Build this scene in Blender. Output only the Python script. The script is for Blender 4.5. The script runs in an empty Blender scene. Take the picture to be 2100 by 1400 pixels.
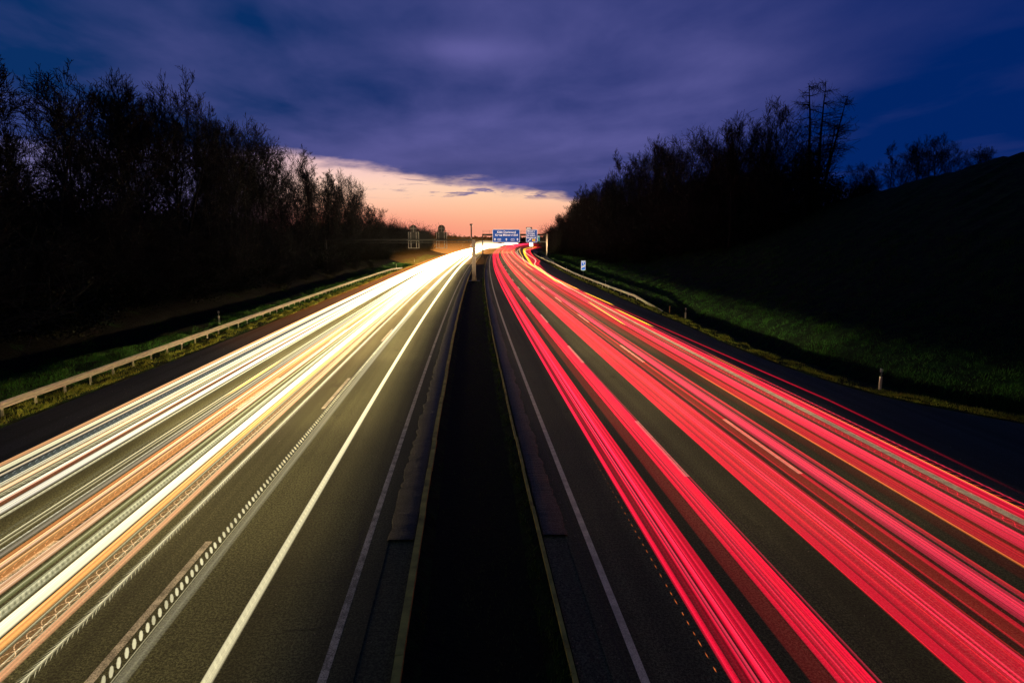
import bpy, math, random
import numpy as np
from mathutils import Vector
R = math.radians
C = bpy.context.scene.collection
sc = bpy.context.scene

# ------------------------------------------------------------------ camera
YAW, PITCH, CAM_H = 4.236, 9.312, 7.238
cam_d = bpy.data.cameras.new('camera'); cam = bpy.data.objects.new('camera', cam_d); C.objects.link(cam)
cam.location = (0, 0, CAM_H); cam.rotation_euler = (R(90 - PITCH), 0, -R(YAW))
cam_d.sensor_width = 36; cam_d.lens = 36 * 1287.5 / 2100; cam_d.clip_start = 0.2; cam_d.clip_end = 6000
sc.camera = cam

# ------------------------------------------------------------------ render / exposure
sc.view_settings.view_transform = 'Standard'; sc.view_settings.look = 'None'
sc.view_settings.exposure = 0.0; sc.view_settings.gamma = 1.0
sc.cycles.max_bounces = 5; sc.cycles.diffuse_bounces = 2; sc.cycles.glossy_bounces = 2
sc.cycles.transparent_max_bounces = 72; sc.cycles.sample_clamp_indirect = 3.0
sc.cycles.use_denoising = True
sc.cycles.caustics_reflective = False; sc.cycles.caustics_refractive = False

# ------------------------------------------------------------------ node helper
class NT:
    def __init__(s, tree): s.t = tree; s.n = tree.nodes; s.l = tree.links
    def new(s, typ, **kw):
        n = s.n.new(typ)
        for k, v in kw.items(): setattr(n, k, v)
        return n
    def put(s, sock, v):
        if v is None: return
        if isinstance(v, bpy.types.NodeSocket): s.l.new(v, sock)
        else:
            if sock.type == 'RGBA' and isinstance(v, (tuple, list)) and len(v) == 3: v = (*v, 1)
            sock.default_value = v
    def m(s, op, a, b=None, c=None, clamp=False):
        n = s.new('ShaderNodeMath', operation=op); n.use_clamp = clamp
        s.put(n.inputs[0], a); s.put(n.inputs[1], b); s.put(n.inputs[2], c)
        return n.outputs[0]
    def sstep(s, x, lo, hi):
        n = s.new('ShaderNodeMapRange', interpolation_type='SMOOTHSTEP')
        s.put(n.inputs[0], x); n.inputs[1].default_value = lo; n.inputs[2].default_value = hi
        return n.outputs[0]
    def mix(s, f, a, b, mode='MIX'):
        n = s.new('ShaderNodeMix', data_type='RGBA', blend_type=mode)
        s.put(n.inputs[0], f); s.put(n.inputs[6], a); s.put(n.inputs[7], b)
        return n.outputs[2]
    def noise(s, vec, scale, detail=3, rough=.5, dist=0.0, dim='3D'):
        n = s.new('ShaderNodeTexNoise', noise_dimensions=dim)
        if vec is not None: s.put(n.inputs['Vector'], vec)
        n.inputs['Scale'].default_value = scale; n.inputs['Detail'].default_value = detail
        n.inputs['Roughness'].default_value = rough; n.inputs['Distortion'].default_value = dist
        return n.outputs[0]
    def comb(s, x, y, z):
        n = s.new('ShaderNodeCombineXYZ'); s.put(n.inputs[0], x); s.put(n.inputs[1], y); s.put(n.inputs[2], z)
        return n.outputs[0]
    def sep(s, v):
        n = s.new('ShaderNodeSeparateXYZ'); s.put(n.inputs[0], v); return n.outputs
    def gauss(s, x, c, w):
        t = s.m('DIVIDE', s.m('SUBTRACT', x, c), w)
        return s.m('EXPONENT', s.m('MULTIPLY', s.m('MULTIPLY', t, t), -1.0))

# ------------------------------------------------------------------ world: dusk sky, cloud deck with a clear band low down
world = bpy.data.worlds.new('World'); sc.world = world; world.use_nodes = True
W = NT(world.node_tree); W.n.clear()
tc = W.new('ShaderNodeTexCoord'); d = W.sep(tc.outputs['Generated'])
az = W.m('MULTIPLY', W.m('ARCTAN2', d[0], d[1]), 57.2958)
el = W.m('MULTIPLY', W.m('ARCSINE', d[2]), 57.2958)
zz = W.m('ADD', W.m('MAXIMUM', d[2], 0.0), 0.07)
px_, py_ = W.m('DIVIDE', d[0], zz), W.m('DIVIDE', d[1], zz)
# streaks of the cloud deck, drawn out along the wind
rx = W.m('ADD', W.m('MULTIPLY', px_, .93), W.m('MULTIPLY', py_, -.12))
ry = W.m('ADD', W.m('MULTIPLY', px_, .37), W.m('MULTIPLY', py_, .93))
cv = W.comb(W.m('MULTIPLY', rx, .50), W.m('MULTIPLY', ry, .30), 0.3)
n1 = W.noise(cv, 1.0, 3, .42, .25)
cv2 = W.comb(W.m('MULTIPLY', rx, .9), W.m('MULTIPLY', ry, .8), 7.7)
n2 = W.noise(cv2, 1.0, 2, .4, .1)
cv3 = W.comb(W.m('MULTIPLY', rx, 2.6), W.m('MULTIPLY', ry, 1.5), 3.1)
n3 = W.noise(cv3, 1.0, 4, .55, .2)
purp = W.m('ADD', W.m('MULTIPLY', W.gauss(az, 0.5, 19.0), .50), W.m('MULTIPLY', W.m('MULTIPLY', W.gauss(el, 3.0, 6.5), W.gauss(az, 3.0, 25.0)), .45))
purp = W.m('ADD', purp, W.m('MULTIPLY', W.m('SUBTRACT', n1, .52), 2.5))
purp = W.m('ADD', purp, W.m('MULTIPLY', W.m('SUBTRACT', n2, .5), 1.2))
purp = W.m('ADD', purp, W.m('MULTIPLY', W.m('SUBTRACT', n3, .5), .75))
purp = W.m('ADD', purp, W.m('MULTIPLY', W.m('MULTIPLY', W.gauss(az, 0.5, 5.0), W.gauss(W.m('ADD', el, W.m('MULTIPLY', n2, 3.0)), 16.6, 1.2)), .6), clamp=True)
purp = W.m('MULTIPLY', purp, W.m('SUBTRACT', 1.0, W.m('MULTIPLY', W.sstep(az, 16, 38), .72)))
deep = W.mix(W.sstep(az, -30, 34), (.0030, .028, .125), (.0004, .017, .125))
cloud = W.mix(purp, deep, (.108, .106, .325))
slate = W.m('MULTIPLY', W.gauss(el, 6.2, 2.2), W.gauss(az, 0, 15), )
cloud = W.mix(W.m('MULTIPLY', slate, .45), cloud, (.058, .062, .19))
cr = W.new('ShaderNodeValToRGB'); cr.color_ramp.interpolation = 'B_SPLINE'
W.put(cr.inputs[0], W.m('DIVIDE', el, 8.0, clamp=True))
e_ = cr.color_ramp.elements; e_[0].position = 0; e_[0].color = (.90, .22, .18, 1); e_[1].position = 1; e_[1].color = (.72, .47, .56, 1)
for p, c in ((.16, (.98, .31, .21)), (.32, (1.0, .50, .33)), (.50, (1.0, .66, .48)), (.68, (1.0, .64, .56))):
    q = cr.color_ramp.elements.new(p); q.color = (*c, 1)
clear = W.mix(W.m('MULTIPLY', W.sstep(az, -11, -21), .94), cr.outputs[0], (.075, .085, .24))
clear = W.mix(W.m('MULTIPLY', W.gauss(az, 2.5, 7), .25), clear, (1.0, .62, .30))
wob = W.noise(W.comb(W.m('MULTIPLY', az, .22), W.m('MULTIPLY', el, .8), 2.0), 1.0, 4, .55)
edge = W.m('ADD', W.m('MULTIPLY', W.m('MAXIMUM', az, -14.0), -.150), 4.75)
edge = W.m('ADD', edge, W.m('MULTIPLY', W.m('SUBTRACT', wob, .5), 2.3))
mk = W.sstep(W.m('SUBTRACT', edge, el), -.65, .50)
wis = W.noise(W.comb(W.m('MULTIPLY', az, .33), W.m('MULTIPLY', el, 2.1), 4.4), 1.0, 4, .6, .3)
wm = W.m('MULTIPLY', W.sstep(wis, .54, .66), W.m('MULTIPLY', W.sstep(el, 3.3, 3.8), W.sstep(az, -13, 2)))
mk = W.m('MULTIPLY', mk, W.m('SUBTRACT', 1.0, W.m('MULTIPLY', wm, .85)))
skyc = W.mix(mk, cloud, clear)
# the sky far to the sides and behind the camera stays dim
skyc = W.mix(W.sstep(el, 22, 50), skyc, (.003, .024, .050))
skyc = W.mix(W.sstep(W.m('ABSOLUTE', az), 60, 110), skyc, (.002, .015, .038))
bg = W.new('ShaderNodeBackground'); W.put(bg.inputs[0], skyc); bg.inputs[1].default_value = 1.0
wo = W.new('ShaderNodeOutputWorld'); W.l.new(bg.outputs[0], wo.inputs[0])

# ------------------------------------------------------------------ the road's path: s metres along, u metres to the right
_S = np.arange(-80, 1700, 0.5)
_c0, _kk, _c1 = 3.03554e-4, -9.2287e-7, 2.5e-4
_cs = _c0 + _kk * _S; _ce = _c0 + _kk * 200
_cs = np.where(_S >= 200, np.minimum(1, (_S - 200) / 60) * (_c1 - _ce) + _ce, _cs)
_th = np.cumsum(_cs) * .5; _i0 = int(np.argmin(abs(_S))); _th -= _th[_i0]
_x = np.cumsum(np.sin(_th)) * .5; _y = np.cumsum(np.cos(_th)) * .5; _x -= _x[_i0]; _y -= _y[_i0]
def P(s, u, z=0.0):
    s = np.asarray(s, float); u = np.asarray(u, float)
    t = np.interp(s, _S, _th)
    X = np.interp(s, _S, _x) + u * np.cos(t); Y = np.interp(s, _S, _y) - u * np.sin(t)
    return np.stack([X, Y, np.broadcast_to(np.asarray(z, float), X.shape)], -1)
def head(s): return float(np.interp(s, _S, _th))          # road direction, radians right of +Y
def lerp(x, tab):
    return np.interp(x, [t[0] for t in tab], [t[1] for t in tab])
def sm(x, a, b):
    t = np.clip((np.asarray(x, float) - a) / (b - a), 0, 1); return t * t * (3 - 2 * t)

EDGE_R = [(-80, 23.5), (22, 22.3), (23.8, 21.1), (25.3, 20.1), (27.3, 19.1), (30.4, 18.4), (35, 17.95), (42, 17.8), (50, 18.1), (120, 18.3), (165, 19.4), (240, 20.2), (300, 22), (1700, 24)]
EDGE_L = [(-80, -18.4), (25, -18.15), (45, -17.6), (67, -17.1), (1700, -17.1)]
def gz(s, u):
    s = np.asarray(s, float); u = np.asarray(u, float)
    er = lerp(s, EDGE_R); elf = lerp(s, EDGE_L)
    v = u - er
    Hc = lerp(s, [(-80, 19), (20, 18.6), (56, 17.8), (84, 14.8), (110, 12.0), (150, 9.5), (220, 7.5), (320, 5), (500, 3), (1700, 2)])
    right = 0.03 + .06 * sm(v, 0, 1.0) - .95 * sm(v, 1.4, 2.8) + .9 * sm(v, 3.1, 5.0)
    vc = np.clip((v - 4.0) / 30.8, 0, 1)
    right = right + Hc * (vc ** 1.08 * (1 - .12 * vc ** 3)) * 1.0 - 0
    right = right + np.where(v > 34.8, -np.minimum((v - 34.8) * .05, 5), 0)
    w = elf - u
    left = 0.03 + .05 * sm(w, 0, .8) + .34 * sm(w, .8, 5.5) + 2.2 * sm(w, 4.0, 13) + 2.0 * sm(w, 12, 60)
    med = -.22 * sm(u, -1.15, -.7) * (1 - sm(u, 1.15, 1.62))
    g = np.where(u > er, right, np.where(u < elf, left, np.where((u > -1.25) & (u < 1.75), med, -.08)))
    return g

# ------------------------------------------------------------------ mesh helpers
def mesh_obj(name, V, F, mat, parent=None, smooth=False, attrs=None):
    me = bpy.data.meshes.new(name); me.from_pydata([tuple(map(float, v)) for v in V], [], [tuple(map(int, f)) for f in F])
    if mat: me.materials.append(mat)
    if smooth: me.polygons.foreach_set('use_smooth', [True] * len(me.polygons))
    if attrs:
        for k, (typ, data) in attrs.items():
            a = me.attributes.new(k, typ, 'POINT')
            a.data.foreach_set('color' if typ == 'FLOAT_COLOR' else 'value', np.asarray(data, dtype=np.float32).ravel())
    me.update()
    o = bpy.data.objects.new(name, me); C.objects.link(o)
    if parent: o.parent = parent
    return o
def fast_obj(name, V, Fq, mat, parent=None, smooth=False, k=4):
    V = np.asarray(V, np.float32); Fq = np.asarray(Fq, np.int32)
    me = bpy.data.meshes.new(name)
    me.vertices.add(len(V)); me.vertices.foreach_set('co', V.ravel())
    me.loops.add(Fq.size); me.loops.foreach_set('vertex_index', Fq.ravel())
    me.polygons.add(len(Fq)); me.polygons.foreach_set('loop_start', np.arange(0, Fq.size, k, dtype=np.int32))
    me.polygons.foreach_set('loop_total', np.full(len(Fq), k, dtype=np.int32))
    me.update(calc_edges=True); me.validate()
    if smooth: me.polygons.foreach_set('use_smooth', [True] * len(me.polygons))
    if mat: me.materials.append(mat)
    o = bpy.data.objects.new(name, me); C.objects.link(o)
    if parent: o.parent = parent
    return o
class MB:
    def __init__(s): s.V = []; s.F = []
    def add(s, V, F):
        b = len(s.V); s.V += [tuple(v) for v in V]; s.F += [tuple(i + b for i in f) for f in F]
    def box(s, x0, x1, y0, y1, z0, z1, bev=0.0):
        if bev <= 0:
            s.add([(x0, y0, z0), (x1, y0, z0), (x1, y1, z0), (x0, y1, z0), (x0, y0, z1), (x1, y0, z1), (x1, y1, z1), (x0, y1, z1)],
                  [(0, 3, 2, 1), (4, 5, 6, 7), (0, 1, 5, 4), (1, 2, 6, 5), (2, 3, 7, 6), (3, 0, 4, 7)])
        else:   # a panel in the xz plane with cut corners
            b = bev
            o = [(x0 + b, z0), (x1 - b, z0), (x1, z0 + b), (x1, z1 - b), (x1 - b, z1), (x0 + b, z1), (x0, z1 - b), (x0, z0 + b)]
            s.add([(x, y0, z) for x, z in o] + [(x, y1, z) for x, z in o],
                  [tuple(range(8)), tuple(range(15, 7, -1))] + [(i, i + 8, (i + 1) % 8 + 8, (i + 1) % 8) for i in range(8)])
    def tube(s, pts, rad, n=8, cap=True):
        pts = [Vector(p) for p in pts]; b = len(s.V)
        if not hasattr(rad, '__len__'): rad = [rad] * len(pts)
        for i, p in enumerate(pts):
            t = (pts[min(i + 1, len(pts) - 1)] - pts[max(i - 1, 0)]).normalized()
            a = Vector((0, 0, 1)) if abs(t.z) < .9 else Vector((1, 0, 0))
            e1 = t.cross(a).normalized(); e2 = t.cross(e1)
            for k in range(n):
                q = 2 * math.pi * k / n; v = p + rad[i] * (math.cos(q) * e1 + math.sin(q) * e2); s.V.append(tuple(v))
        for i in range(len(pts) - 1):
            for k in range(n):
                s.F.append((b + i * n + k, b + i * n + (k + 1) % n, b + (i + 1) * n + (k + 1) % n, b + (i + 1) * n + k))
        if cap:
            s.F.append(tuple(b + k for k in range(n))); s.F.append(tuple(b + (len(pts) - 1) * n + k for k in range(n - 1, -1, -1)))
    def sweep(s, S, U, prof, closed=True):
        """sweep a profile [(du, z)] along the road"""
        b = len(s.V); n = len(prof)
        for j, (ss, uu) in enumerate(zip(S, U)):
            for du, z in prof: s.V.append(tuple(P(ss, uu + du, z)))
        for j in range(len(S) - 1):
            for k in range(n if closed else n - 1):
                a = b + j * n + k; c = b + j * n + (k + 1) % n
                s.F.append((a, c, c + n, a + n))
        if closed:
            s.F.append(tuple(b + k for k in range(n))); s.F.append(tuple(b + (len(S) - 1) * n + k for k in range(n - 1, -1, -1)))
    def build(s, name, mat, parent=None, smooth=False): return mesh_obj(name, s.V, s.F, mat, parent, smooth)
def empty(name, loc=(0, 0, 0), rz=0.0):
    o = bpy.data.objects.new(name, None); C.objects.link(o); o.location = tuple(map(float, loc)); o.rotation_euler = (0, 0, rz)
    o.empty_display_size = .3
    return o
def tag(o, label, cat, group=None):
    o['label'] = label; o['category'] = cat
    if group: o['group'] = group
    return o
def structure(o): o['kind'] = 'structure'; return o
def copy_tree(o, parent=None):
    c = o.copy(); C.objects.link(c)
    if parent: c.parent = parent
    for ch in list(o.children): copy_tree(ch, c)
    return c

# ------------------------------------------------------------------ materials
def mat(name):
    m = bpy.data.materials.new(name); m.use_nodes = True
    t = NT(m.node_tree); b = m.node_tree.nodes['Principled BSDF']; return m, t, b
def objco(t): return t.new('ShaderNodeNewGeometry').outputs['Position']
def bump(t, b, h, strength, dist):
    n = t.new('ShaderNodeBump'); n.inputs['Strength'].default_value = strength; n.inputs['Distance'].default_value = dist
    t.put(n.inputs['Height'], h); t.l.new(n.outputs[0], b.inputs['Normal'])
def asphalt(name, base, rough=.78, patch=1.0):
    m, t, b = mat(name); p = objco(t)
    g = t.noise(p, 44, 2, .7); g2 = t.noise(p, 19, 3, .8)
    s = t.sep(p)
    wide = t.noise(t.comb(t.m('MULTIPLY', s[0], .55), t.m('MULTIPLY', s[1], .05), 0.0), 1.0, 4, .6)
    ripple = t.noise(t.comb(t.m('MULTIPLY', s[0], .9), t.m('MULTIPLY', s[1], 6.0), 0.0), 1.0, 3, .6)
    spot = t.noise(p, .35, 4, .6)
    speck = t.sstep(t.noise(p, 26, 1, .5), .745, .80)
    k = t.m('ADD', t.m('MULTIPLY', t.sstep(g2, .44, .60), 1.5), t.m('MULTIPLY', t.sstep(g, .42, .60), 1.0))
    k = t.m('ADD', k, .10)
    k = t.m('MULTIPLY', k, t.m('ADD', .62, t.m('MULTIPLY', wide, .8)))
    k = t.m('MULTIPLY', k, t.m('ADD', .72, t.m('MULTIPLY', spot, .55)))
    track = t.noise(t.comb(t.m('MULTIPLY', s[0], 1.1), t.m('MULTIPLY', s[1], .02), 3.0), 1.0, 2, .5)
    k = t.m('MULTIPLY', k, t.m('ADD', .55, t.m('MULTIPLY', t.sstep(track, .35, .65), .75)))
    stain = t.sstep(t.noise(t.comb(t.m('MULTIPLY', s[0], .8), t.m('MULTIPLY', s[1], .3), 9.0), 1.0, 4, .7), .60, .72)
    k = t.m('MULTIPLY', k, t.m('SUBTRACT', 1.0, t.m('MULTIPLY', stain, .45)))
    col = t.mix(1.0, (base[0], base[1], base[2]), t.comb(k, k, k), 'MULTIPLY')
    col = t.mix(t.m('MULTIPLY', speck, .5), col, (.42, .40, .34))
    t.put(b.inputs['Base Color'], col)
    t.put(b.inputs['Roughness'], t.m('ADD', rough - .18, t.m('MULTIPLY', g2, .32)))
    b.inputs['Specular IOR Level'].default_value = .35
    h = t.m('ADD', t.m('MULTIPLY', g2, .6), t.m('ADD', t.m('MULTIPLY', g, .35), t.m('MULTIPLY', ripple, 1.3)))
    bump(t, b, h, .85, .016 * patch)
    return m
M_ROAD = asphalt('asphalt', (.050, .058, .036))
M_SHOULDER = asphalt('shoulder_asphalt', (.028, .032, .042), .82)
M_PATCH = asphalt('rough_asphalt', (.040, .043, .045), .62, 4.0)
def paint(name, c, wear=.5):
    m, t, b = mat(name); p = objco(t)
    w = t.noise(p, 34, 3, .7); w2 = t.noise(p, 3, 3, .6)
    k = t.sstep(t.m('ADD', t.m('MULTIPLY', w, .7), t.m('MULTIPLY', w2, .5)), .50, .68)
    col = t.mix(t.m('MULTIPLY', k, wear), c, (.10, .10, .10))
    t.put(b.inputs['Base Color'], col); b.inputs['Roughness'].default_value = .65
    bump(t, b, w, .6, .006)
    return m
M_PAINT = paint('white_road_paint', (.80, .78, .72), .45)
M_PAINT_WORN = paint('worn_road_paint', (.62, .60, .62), .85)
def simple(name, c, rough=.6, metal=0.0, nscale=6, namt=.35, bumpd=0.0, emis=None):
    m, t, b = mat(name); p = objco(t); n = t.noise(p, nscale, 4, .6)
    k = t.m('ADD', 1 - namt * .5, t.m('MULTIPLY', t.m('SUBTRACT', n, .5), namt * 2))
    t.put(b.inputs['Base Color'], t.mix(1.0, c, t.comb(k, k, k), 'MULTIPLY'))
    b.inputs['Roughness'].default_value = rough; b.inputs['Metallic'].default_value = metal
    if bumpd: bump(t, b, n, .5, bumpd)
    if emis: b.inputs['Emission Color'].default_value = (*emis[0], 1); b.inputs['Emission Strength'].default_value = emis[1]
    return m
M_KERB = simple('lamplit_yellow_concrete', (.66, .56, .14), .8, 0, 2.5, .7, .01)  # yellow headlight light on the kerb, put into its colour
M_STEEL = simple('galvanised_steel', (.34, .31, .27), .48, .35, 3, .35)
M_STEEL_POST = simple('galvanised_post', (.50, .48, .44), .5, .25, 5, .3)
M_CONC = simple('pale_concrete', (.42, .36, .30), .8, 0, 3, .35, .01)
M_GREY = simple('grey_sign_back', (.07, .07, .066), .6, .2, 3, .3)
M_DARKM = simple('dark_metal', (.03, .03, .032), .5, .3, 4, .3)
M_WHITEP = simple('white_plastic', (.80, .74, .64), .5, 0, 8, .2)
M_BLACKP = simple('black_plastic', (.015, .015, .015), .5, 0, 8, .2)
M_REFL = simple('reflector', (.75, .72, .70), .2, .3, 20, .1)
M_BARK = simple('bark', (.011, .010, .009), .9, 0, 1.5, .7)
M_BARKR = simple('twigs', (.008, .0075, .007), .9, 0, .6, .6)
M_BLUE = simple('blue_sign_retro_glow', (.01, .07, .35), .45, 0, .5, .3, 0, ((.012, .10, .42), .55))  # sign films: weak emission stands in for headlights on reflective film, no lamps inside
M_SWHITE = simple('white_film_retro_glow', (.8, .8, .8), .45, 0, .5, .15, 0, ((1, .88, .78), .62))
M_SYEL = simple('yellow_film_retro_glow', (.8, .5, .05), .45, 0, .5, .15, 0, ((1, .5, .02), .7))
M_SGRN = simple('green_film_retro_glow', (.05, .3, .3), .45, 0, .5, .15, 0, ((.05, .35, .38), .5))
M_LAMPW = simple('bright_white_lamp_panel', (.8, .8, .8), .4, 0, 1, .05, 0, ((1, .95, .85), 2.5))
M_REDL = simple('red_lamp_glass', (.4, .01, .01), .4, 0, 1, .05, 0, ((1, .03, .02), 1.5))
def grass_mat(name, a, b_, c_, sc_=1.0):
    m, t, b = mat(name); p = objco(t)
    n = t.noise(p, 1.5 * sc_, 6, .75); n2 = t.noise(p, 6 * sc_, 4, .7)
    col = t.mix(t.sstep(n, .44, .58), a, b_); col = t.mix(t.m('MULTIPLY', t.sstep(n2, .45, .75), .75), col, c_)
    t.put(b.inputs['Base Color'], col); b.inputs['Roughness'].default_value = .9
    b.inputs['Specular IOR Level'].default_value = .15
    bump(t, b, t.m('ADD', n2, t.m('MULTIPLY', n, 1.5)), .9, .10)
    return m
M_GROUND = grass_mat('ground_grass', (.0015, .006, .0015), (.009, .036, .005), (.0015, .004, .001))
M_SHADE_SOIL = grass_mat('median_shade_soil', (.006, .008, .005), (.010, .014, .006), (.004, .004, .003), 2)
def blade_mat(name, cols):
    m, t, b = mat(name)
    p = objco(t); n = t.noise(p, .8, 4, .6); n2 = t.noise(p, 7, 2, .6)
    col = t.mix(t.sstep(n, .35, .62), cols[0], cols[1]); col = t.mix(t.m('MULTIPLY', t.sstep(n2, .4, .7), .6), col, cols[2])
    t.put(b.inputs['Base Color'], col); b.inputs['Roughness'].default_value = .7; b.inputs['Specular IOR Level'].default_value = .2
    return m
M_BLADE = blade_mat('grass_blades', ((.016, .095, .010), (.030, .115, .012), (.06, .10, .02)))
M_BLADEV = blade_mat('verge_grass_blades', ((.11, .17, .02), (.17, .19, .022), (.22, .19, .05)))
M_BLADEM = blade_mat('median_grass_blades', ((.05, .12, .018), (.08, .13, .02), (.09, .09, .04)))
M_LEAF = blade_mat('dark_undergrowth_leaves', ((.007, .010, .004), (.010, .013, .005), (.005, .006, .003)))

def glow(name, lit):
    """light left in the air by passing lamps: adds light, hides nothing; shape of the beam read from the mesh"""
    m = bpy.data.materials.new(name); m.use_nodes = True; t = NT(m.node_tree); t.n.clear()
    out = t.new('ShaderNodeOutputMaterial'); geo = t.new('ShaderNodeNewGeometry')
    tint = t.new('ShaderNodeAttribute', attribute_name='tint')
    par = t.new('ShaderNodeAttribute', attribute_name='lane'); pw = t.new('ShaderNodeAttribute', attribute_name='soft')
    pv = t.sep(par.outputs['Vector'])           # x: across, y: along, z: streak amount
    st = t.noise(t.comb(t.m('MULTIPLY', pv[0], 19.0), t.m('MULTIPLY', pv[1], .012), 0.0), 1.0, 3, .7)
    st2 = t.noise(t.comb(t.m('MULTIPLY', pv[0], 70.0), t.m('MULTIPLY', pv[1], .03), 5.0), 1.0, 2, .6)
    f1 = t.m('ADD', .22, t.m('MULTIPLY', t.sstep(st, .34, .68), 1.35))
    f1 = t.m('MULTIPLY', f1, t.m('ADD', .45, t.m('MULTIPLY', st2, 1.1)))
    f = t.m('ADD', t.m('MULTIPLY', f1, pv[2]), t.m('SUBTRACT', 1.0, pv[2]))
    lw = t.new('ShaderNodeLayerWeight'); lw.inputs[0].default_value = .5
    face = t.m('SUBTRACT', 1.0, lw.outputs['Facing'])
    up = t.sep(geo.outputs['Normal'])[2]
    topf = t.sstep(up, -.08, .12)
    front = t.m('SUBTRACT', 1.0, geo.outputs['Backfacing'])
    # chord through the lit air, measured across the streak only
    chord = t.m('POWER', t.m('MAXIMUM', up, 0.0), pw.outputs['Fac'])
    s_top = t.m('MULTIPLY', t.m('MULTIPLY', f, chord), t.m('MULTIPLY', topf, front))
    e1 = t.new('ShaderNodeEmission'); t.l.new(tint.outputs['Color'], e1.inputs[0]); t.put(e1.inputs[1], s_top)
    add = t.new('ShaderNodeAddShader'); tr = t.new('ShaderNodeBsdfTransparent')
    t.l.new(tr.outputs[0], add.inputs[0]); t.l.new(e1.outputs[0], add.inputs[1]); last = add
    t.l.new(last.outputs[0], out.inputs[0])
    m.cycles.emission_sampling = 'FRONT' if lit else 'NONE'
    return m
M_GLOW = glow('light_trail', False)
#==SETTING==
# ------------------------------------------------------------------ ground sheet
rng = np.random.default_rng(7)
def grid_sheet(name, S, Ufun, zfun, m, smooth=True):
    n = len(S); k = len(Ufun(S[0])); V = []
    for s in S:
        U = np.asarray(Ufun(s)); V.append(P(np.full(len(U), s), U, zfun(np.full(len(U), s), U)))
    V = np.concatenate(V); F = []
    for j in range(n - 1):
        a = np.arange(k - 1) + j * k
        F.append(np.stack([a, a + 1, a + 1 + k, a + k], -1))
    return fast_obj(name, V, np.concatenate(F), m, smooth=smooth)
Sg = np.concatenate([np.arange(-70, 10, 6), np.arange(10, 130, 1.1), np.arange(130, 300, 4), np.arange(300, 1680, 30)])
def Ug(s):
    er = float(lerp(s, EDGE_R)); elf = float(lerp(s, EDGE_L))
    L = np.concatenate([[-900, -500, -250, -140, -90, -70, -55], np.arange(-48, -26, 2.5)])
    L2 = elf - np.array([9, 8, 7, 6, 5, 4.2, 3.5, 2.9, 2.4, 1.8, 1.2, .7, .3, .02])
    M1 = [elf + .3, -10, -1.5, -1.26, -1.24, -1.1, -.9, -.6, 0, .6, 1.1, 1.4, 1.6, 1.74, 1.76, 2.5, 10, er - .3]
    R1 = er + np.array([.02, .3, .7, 1.0, 1.4, 1.8, 2.2, 2.6, 3.0, 3.4, 3.8, 4.3, 5, 6, 7.5, 9, 11, 13, 15.5, 18, 21, 24, 27, 30, 32, 33.5, 34.8, 36, 40, 48, 60, 90, 150, 300, 600, 900])
    return np.concatenate([L, L2, M1, R1])
def zg(s, u):
    z = gz(s, u); er = lerp(s, EDGE_R); elf = lerp(s, EDGE_L)
    off = (u > er + .3) | (u < elf - .3)
    w = .045 * np.sin(s * 1.9 + u * 2.3) + .05 * np.sin(s * .63 - u * 1.1 + 1) + .03 * np.sin(s * 3.1 + u * .7)
    amp = 1 + np.clip((np.abs(u) - 24) / 12, 0, 1.4)
    return z + np.where(off, w * amp, 0)
ground = structure(grid_sheet('ground', Sg, Ug, zg, M_GROUND))

# ------------------------------------------------------------------ carriageways
def strip(name, S, a, b, z, m, cols=2):
    def f(s):
        ua = a(s) if callable(a) else a; ub = b(s) if callable(b) else b
        return np.linspace(ua, ub, cols)
    return structure(grid_sheet(name, S, f, lambda s, u: np.full(len(u), z), m, False))
Sr = np.concatenate([np.arange(-70, 150, 2.0), np.arange(150, 420, 5), np.arange(420, 1690, 20)])
eR = lambda s: float(lerp(s, EDGE_R)) + .05 * math.sin(s * 1.7) + .03 * math.sin(s * 4.3)
eL = lambda s: float(lerp(s, EDGE_L)) + .05 * math.sin(s * 1.3) + .03 * math.sin(s * 3.9)
strip('road_left', Sr, -14.05, -1.95, 0.0, M_ROAD, 6)
strip('road_right', Sr, 2.35, 14.55, 0.0, M_ROAD, 6)
strip('hard_shoulder_left', Sr, eL, -14.05, 0.0, M_SHOULDER, 3)
strip('hard_shoulder_right', Sr, 14.55, eR, 0.0, M_SHOULDER, 3)
strip('median_gutter_left', Sr, -1.95, -1.34, -0.012, M_ROAD, 2)
strip('median_gutter_right', Sr, 1.80, 2.35, -0.012, M_ROAD, 2)
# exit slip road leaving to the right beyond the gantry
strip('exit_road', np.arange(170, 700, 6.0), lambda s: float(lerp(s, [(170, 14.6), (230, 15.5), (320, 19), (500, 33), (700, 60)])) , lambda s: float(lerp(s, [(170, 19), (230, 20.3), (320, 25), (500, 40), (700, 68)])), 0.012, M_ROAD, 3)

# crumbling raised asphalt repair strips beside the kerbs, with ragged edges
def patch_strip(name, s0, s1, side):
    S = np.arange(s0, s1, .22); V = []; F = []
    r = random.Random(side + 5)
    jag = 0.0
    for s in S:
        jag = jag * .6 + r.uniform(-.05, .05); j2 = r.uniform(-.015, .015)
        if side < 0: row = [(-1.98 + jag, .004), (-1.95 + jag, .045), (-1.65, .05), (-1.36 + j2, .045), (-1.335 + j2, .0)]
        else: row = [(1.80 + j2, 0.0), (1.815 + j2, .045), (2.05, .05), (2.36 + jag, .045), (2.39 + jag, .004)]
        V.append(P(np.full(5, s), [q[0] for q in row], [q[1] + (r.uniform(-.012, .012) if 0 < i < 4 else 0) for i, q in enumerate(row)]))
    V = np.concatenate(V)
    for j in range(len(S) - 1):
        a = np.arange(4) + j * 5; F.append(np.stack([a, a + 1, a + 6, a + 5], -1))
    F = np.concatenate(F)
    o = fast_obj(name, V, F, M_PATCH); structure(o)
    return o
patch_strip('asphalt_repair_strip_left', 14.4, 150, -1)
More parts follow.
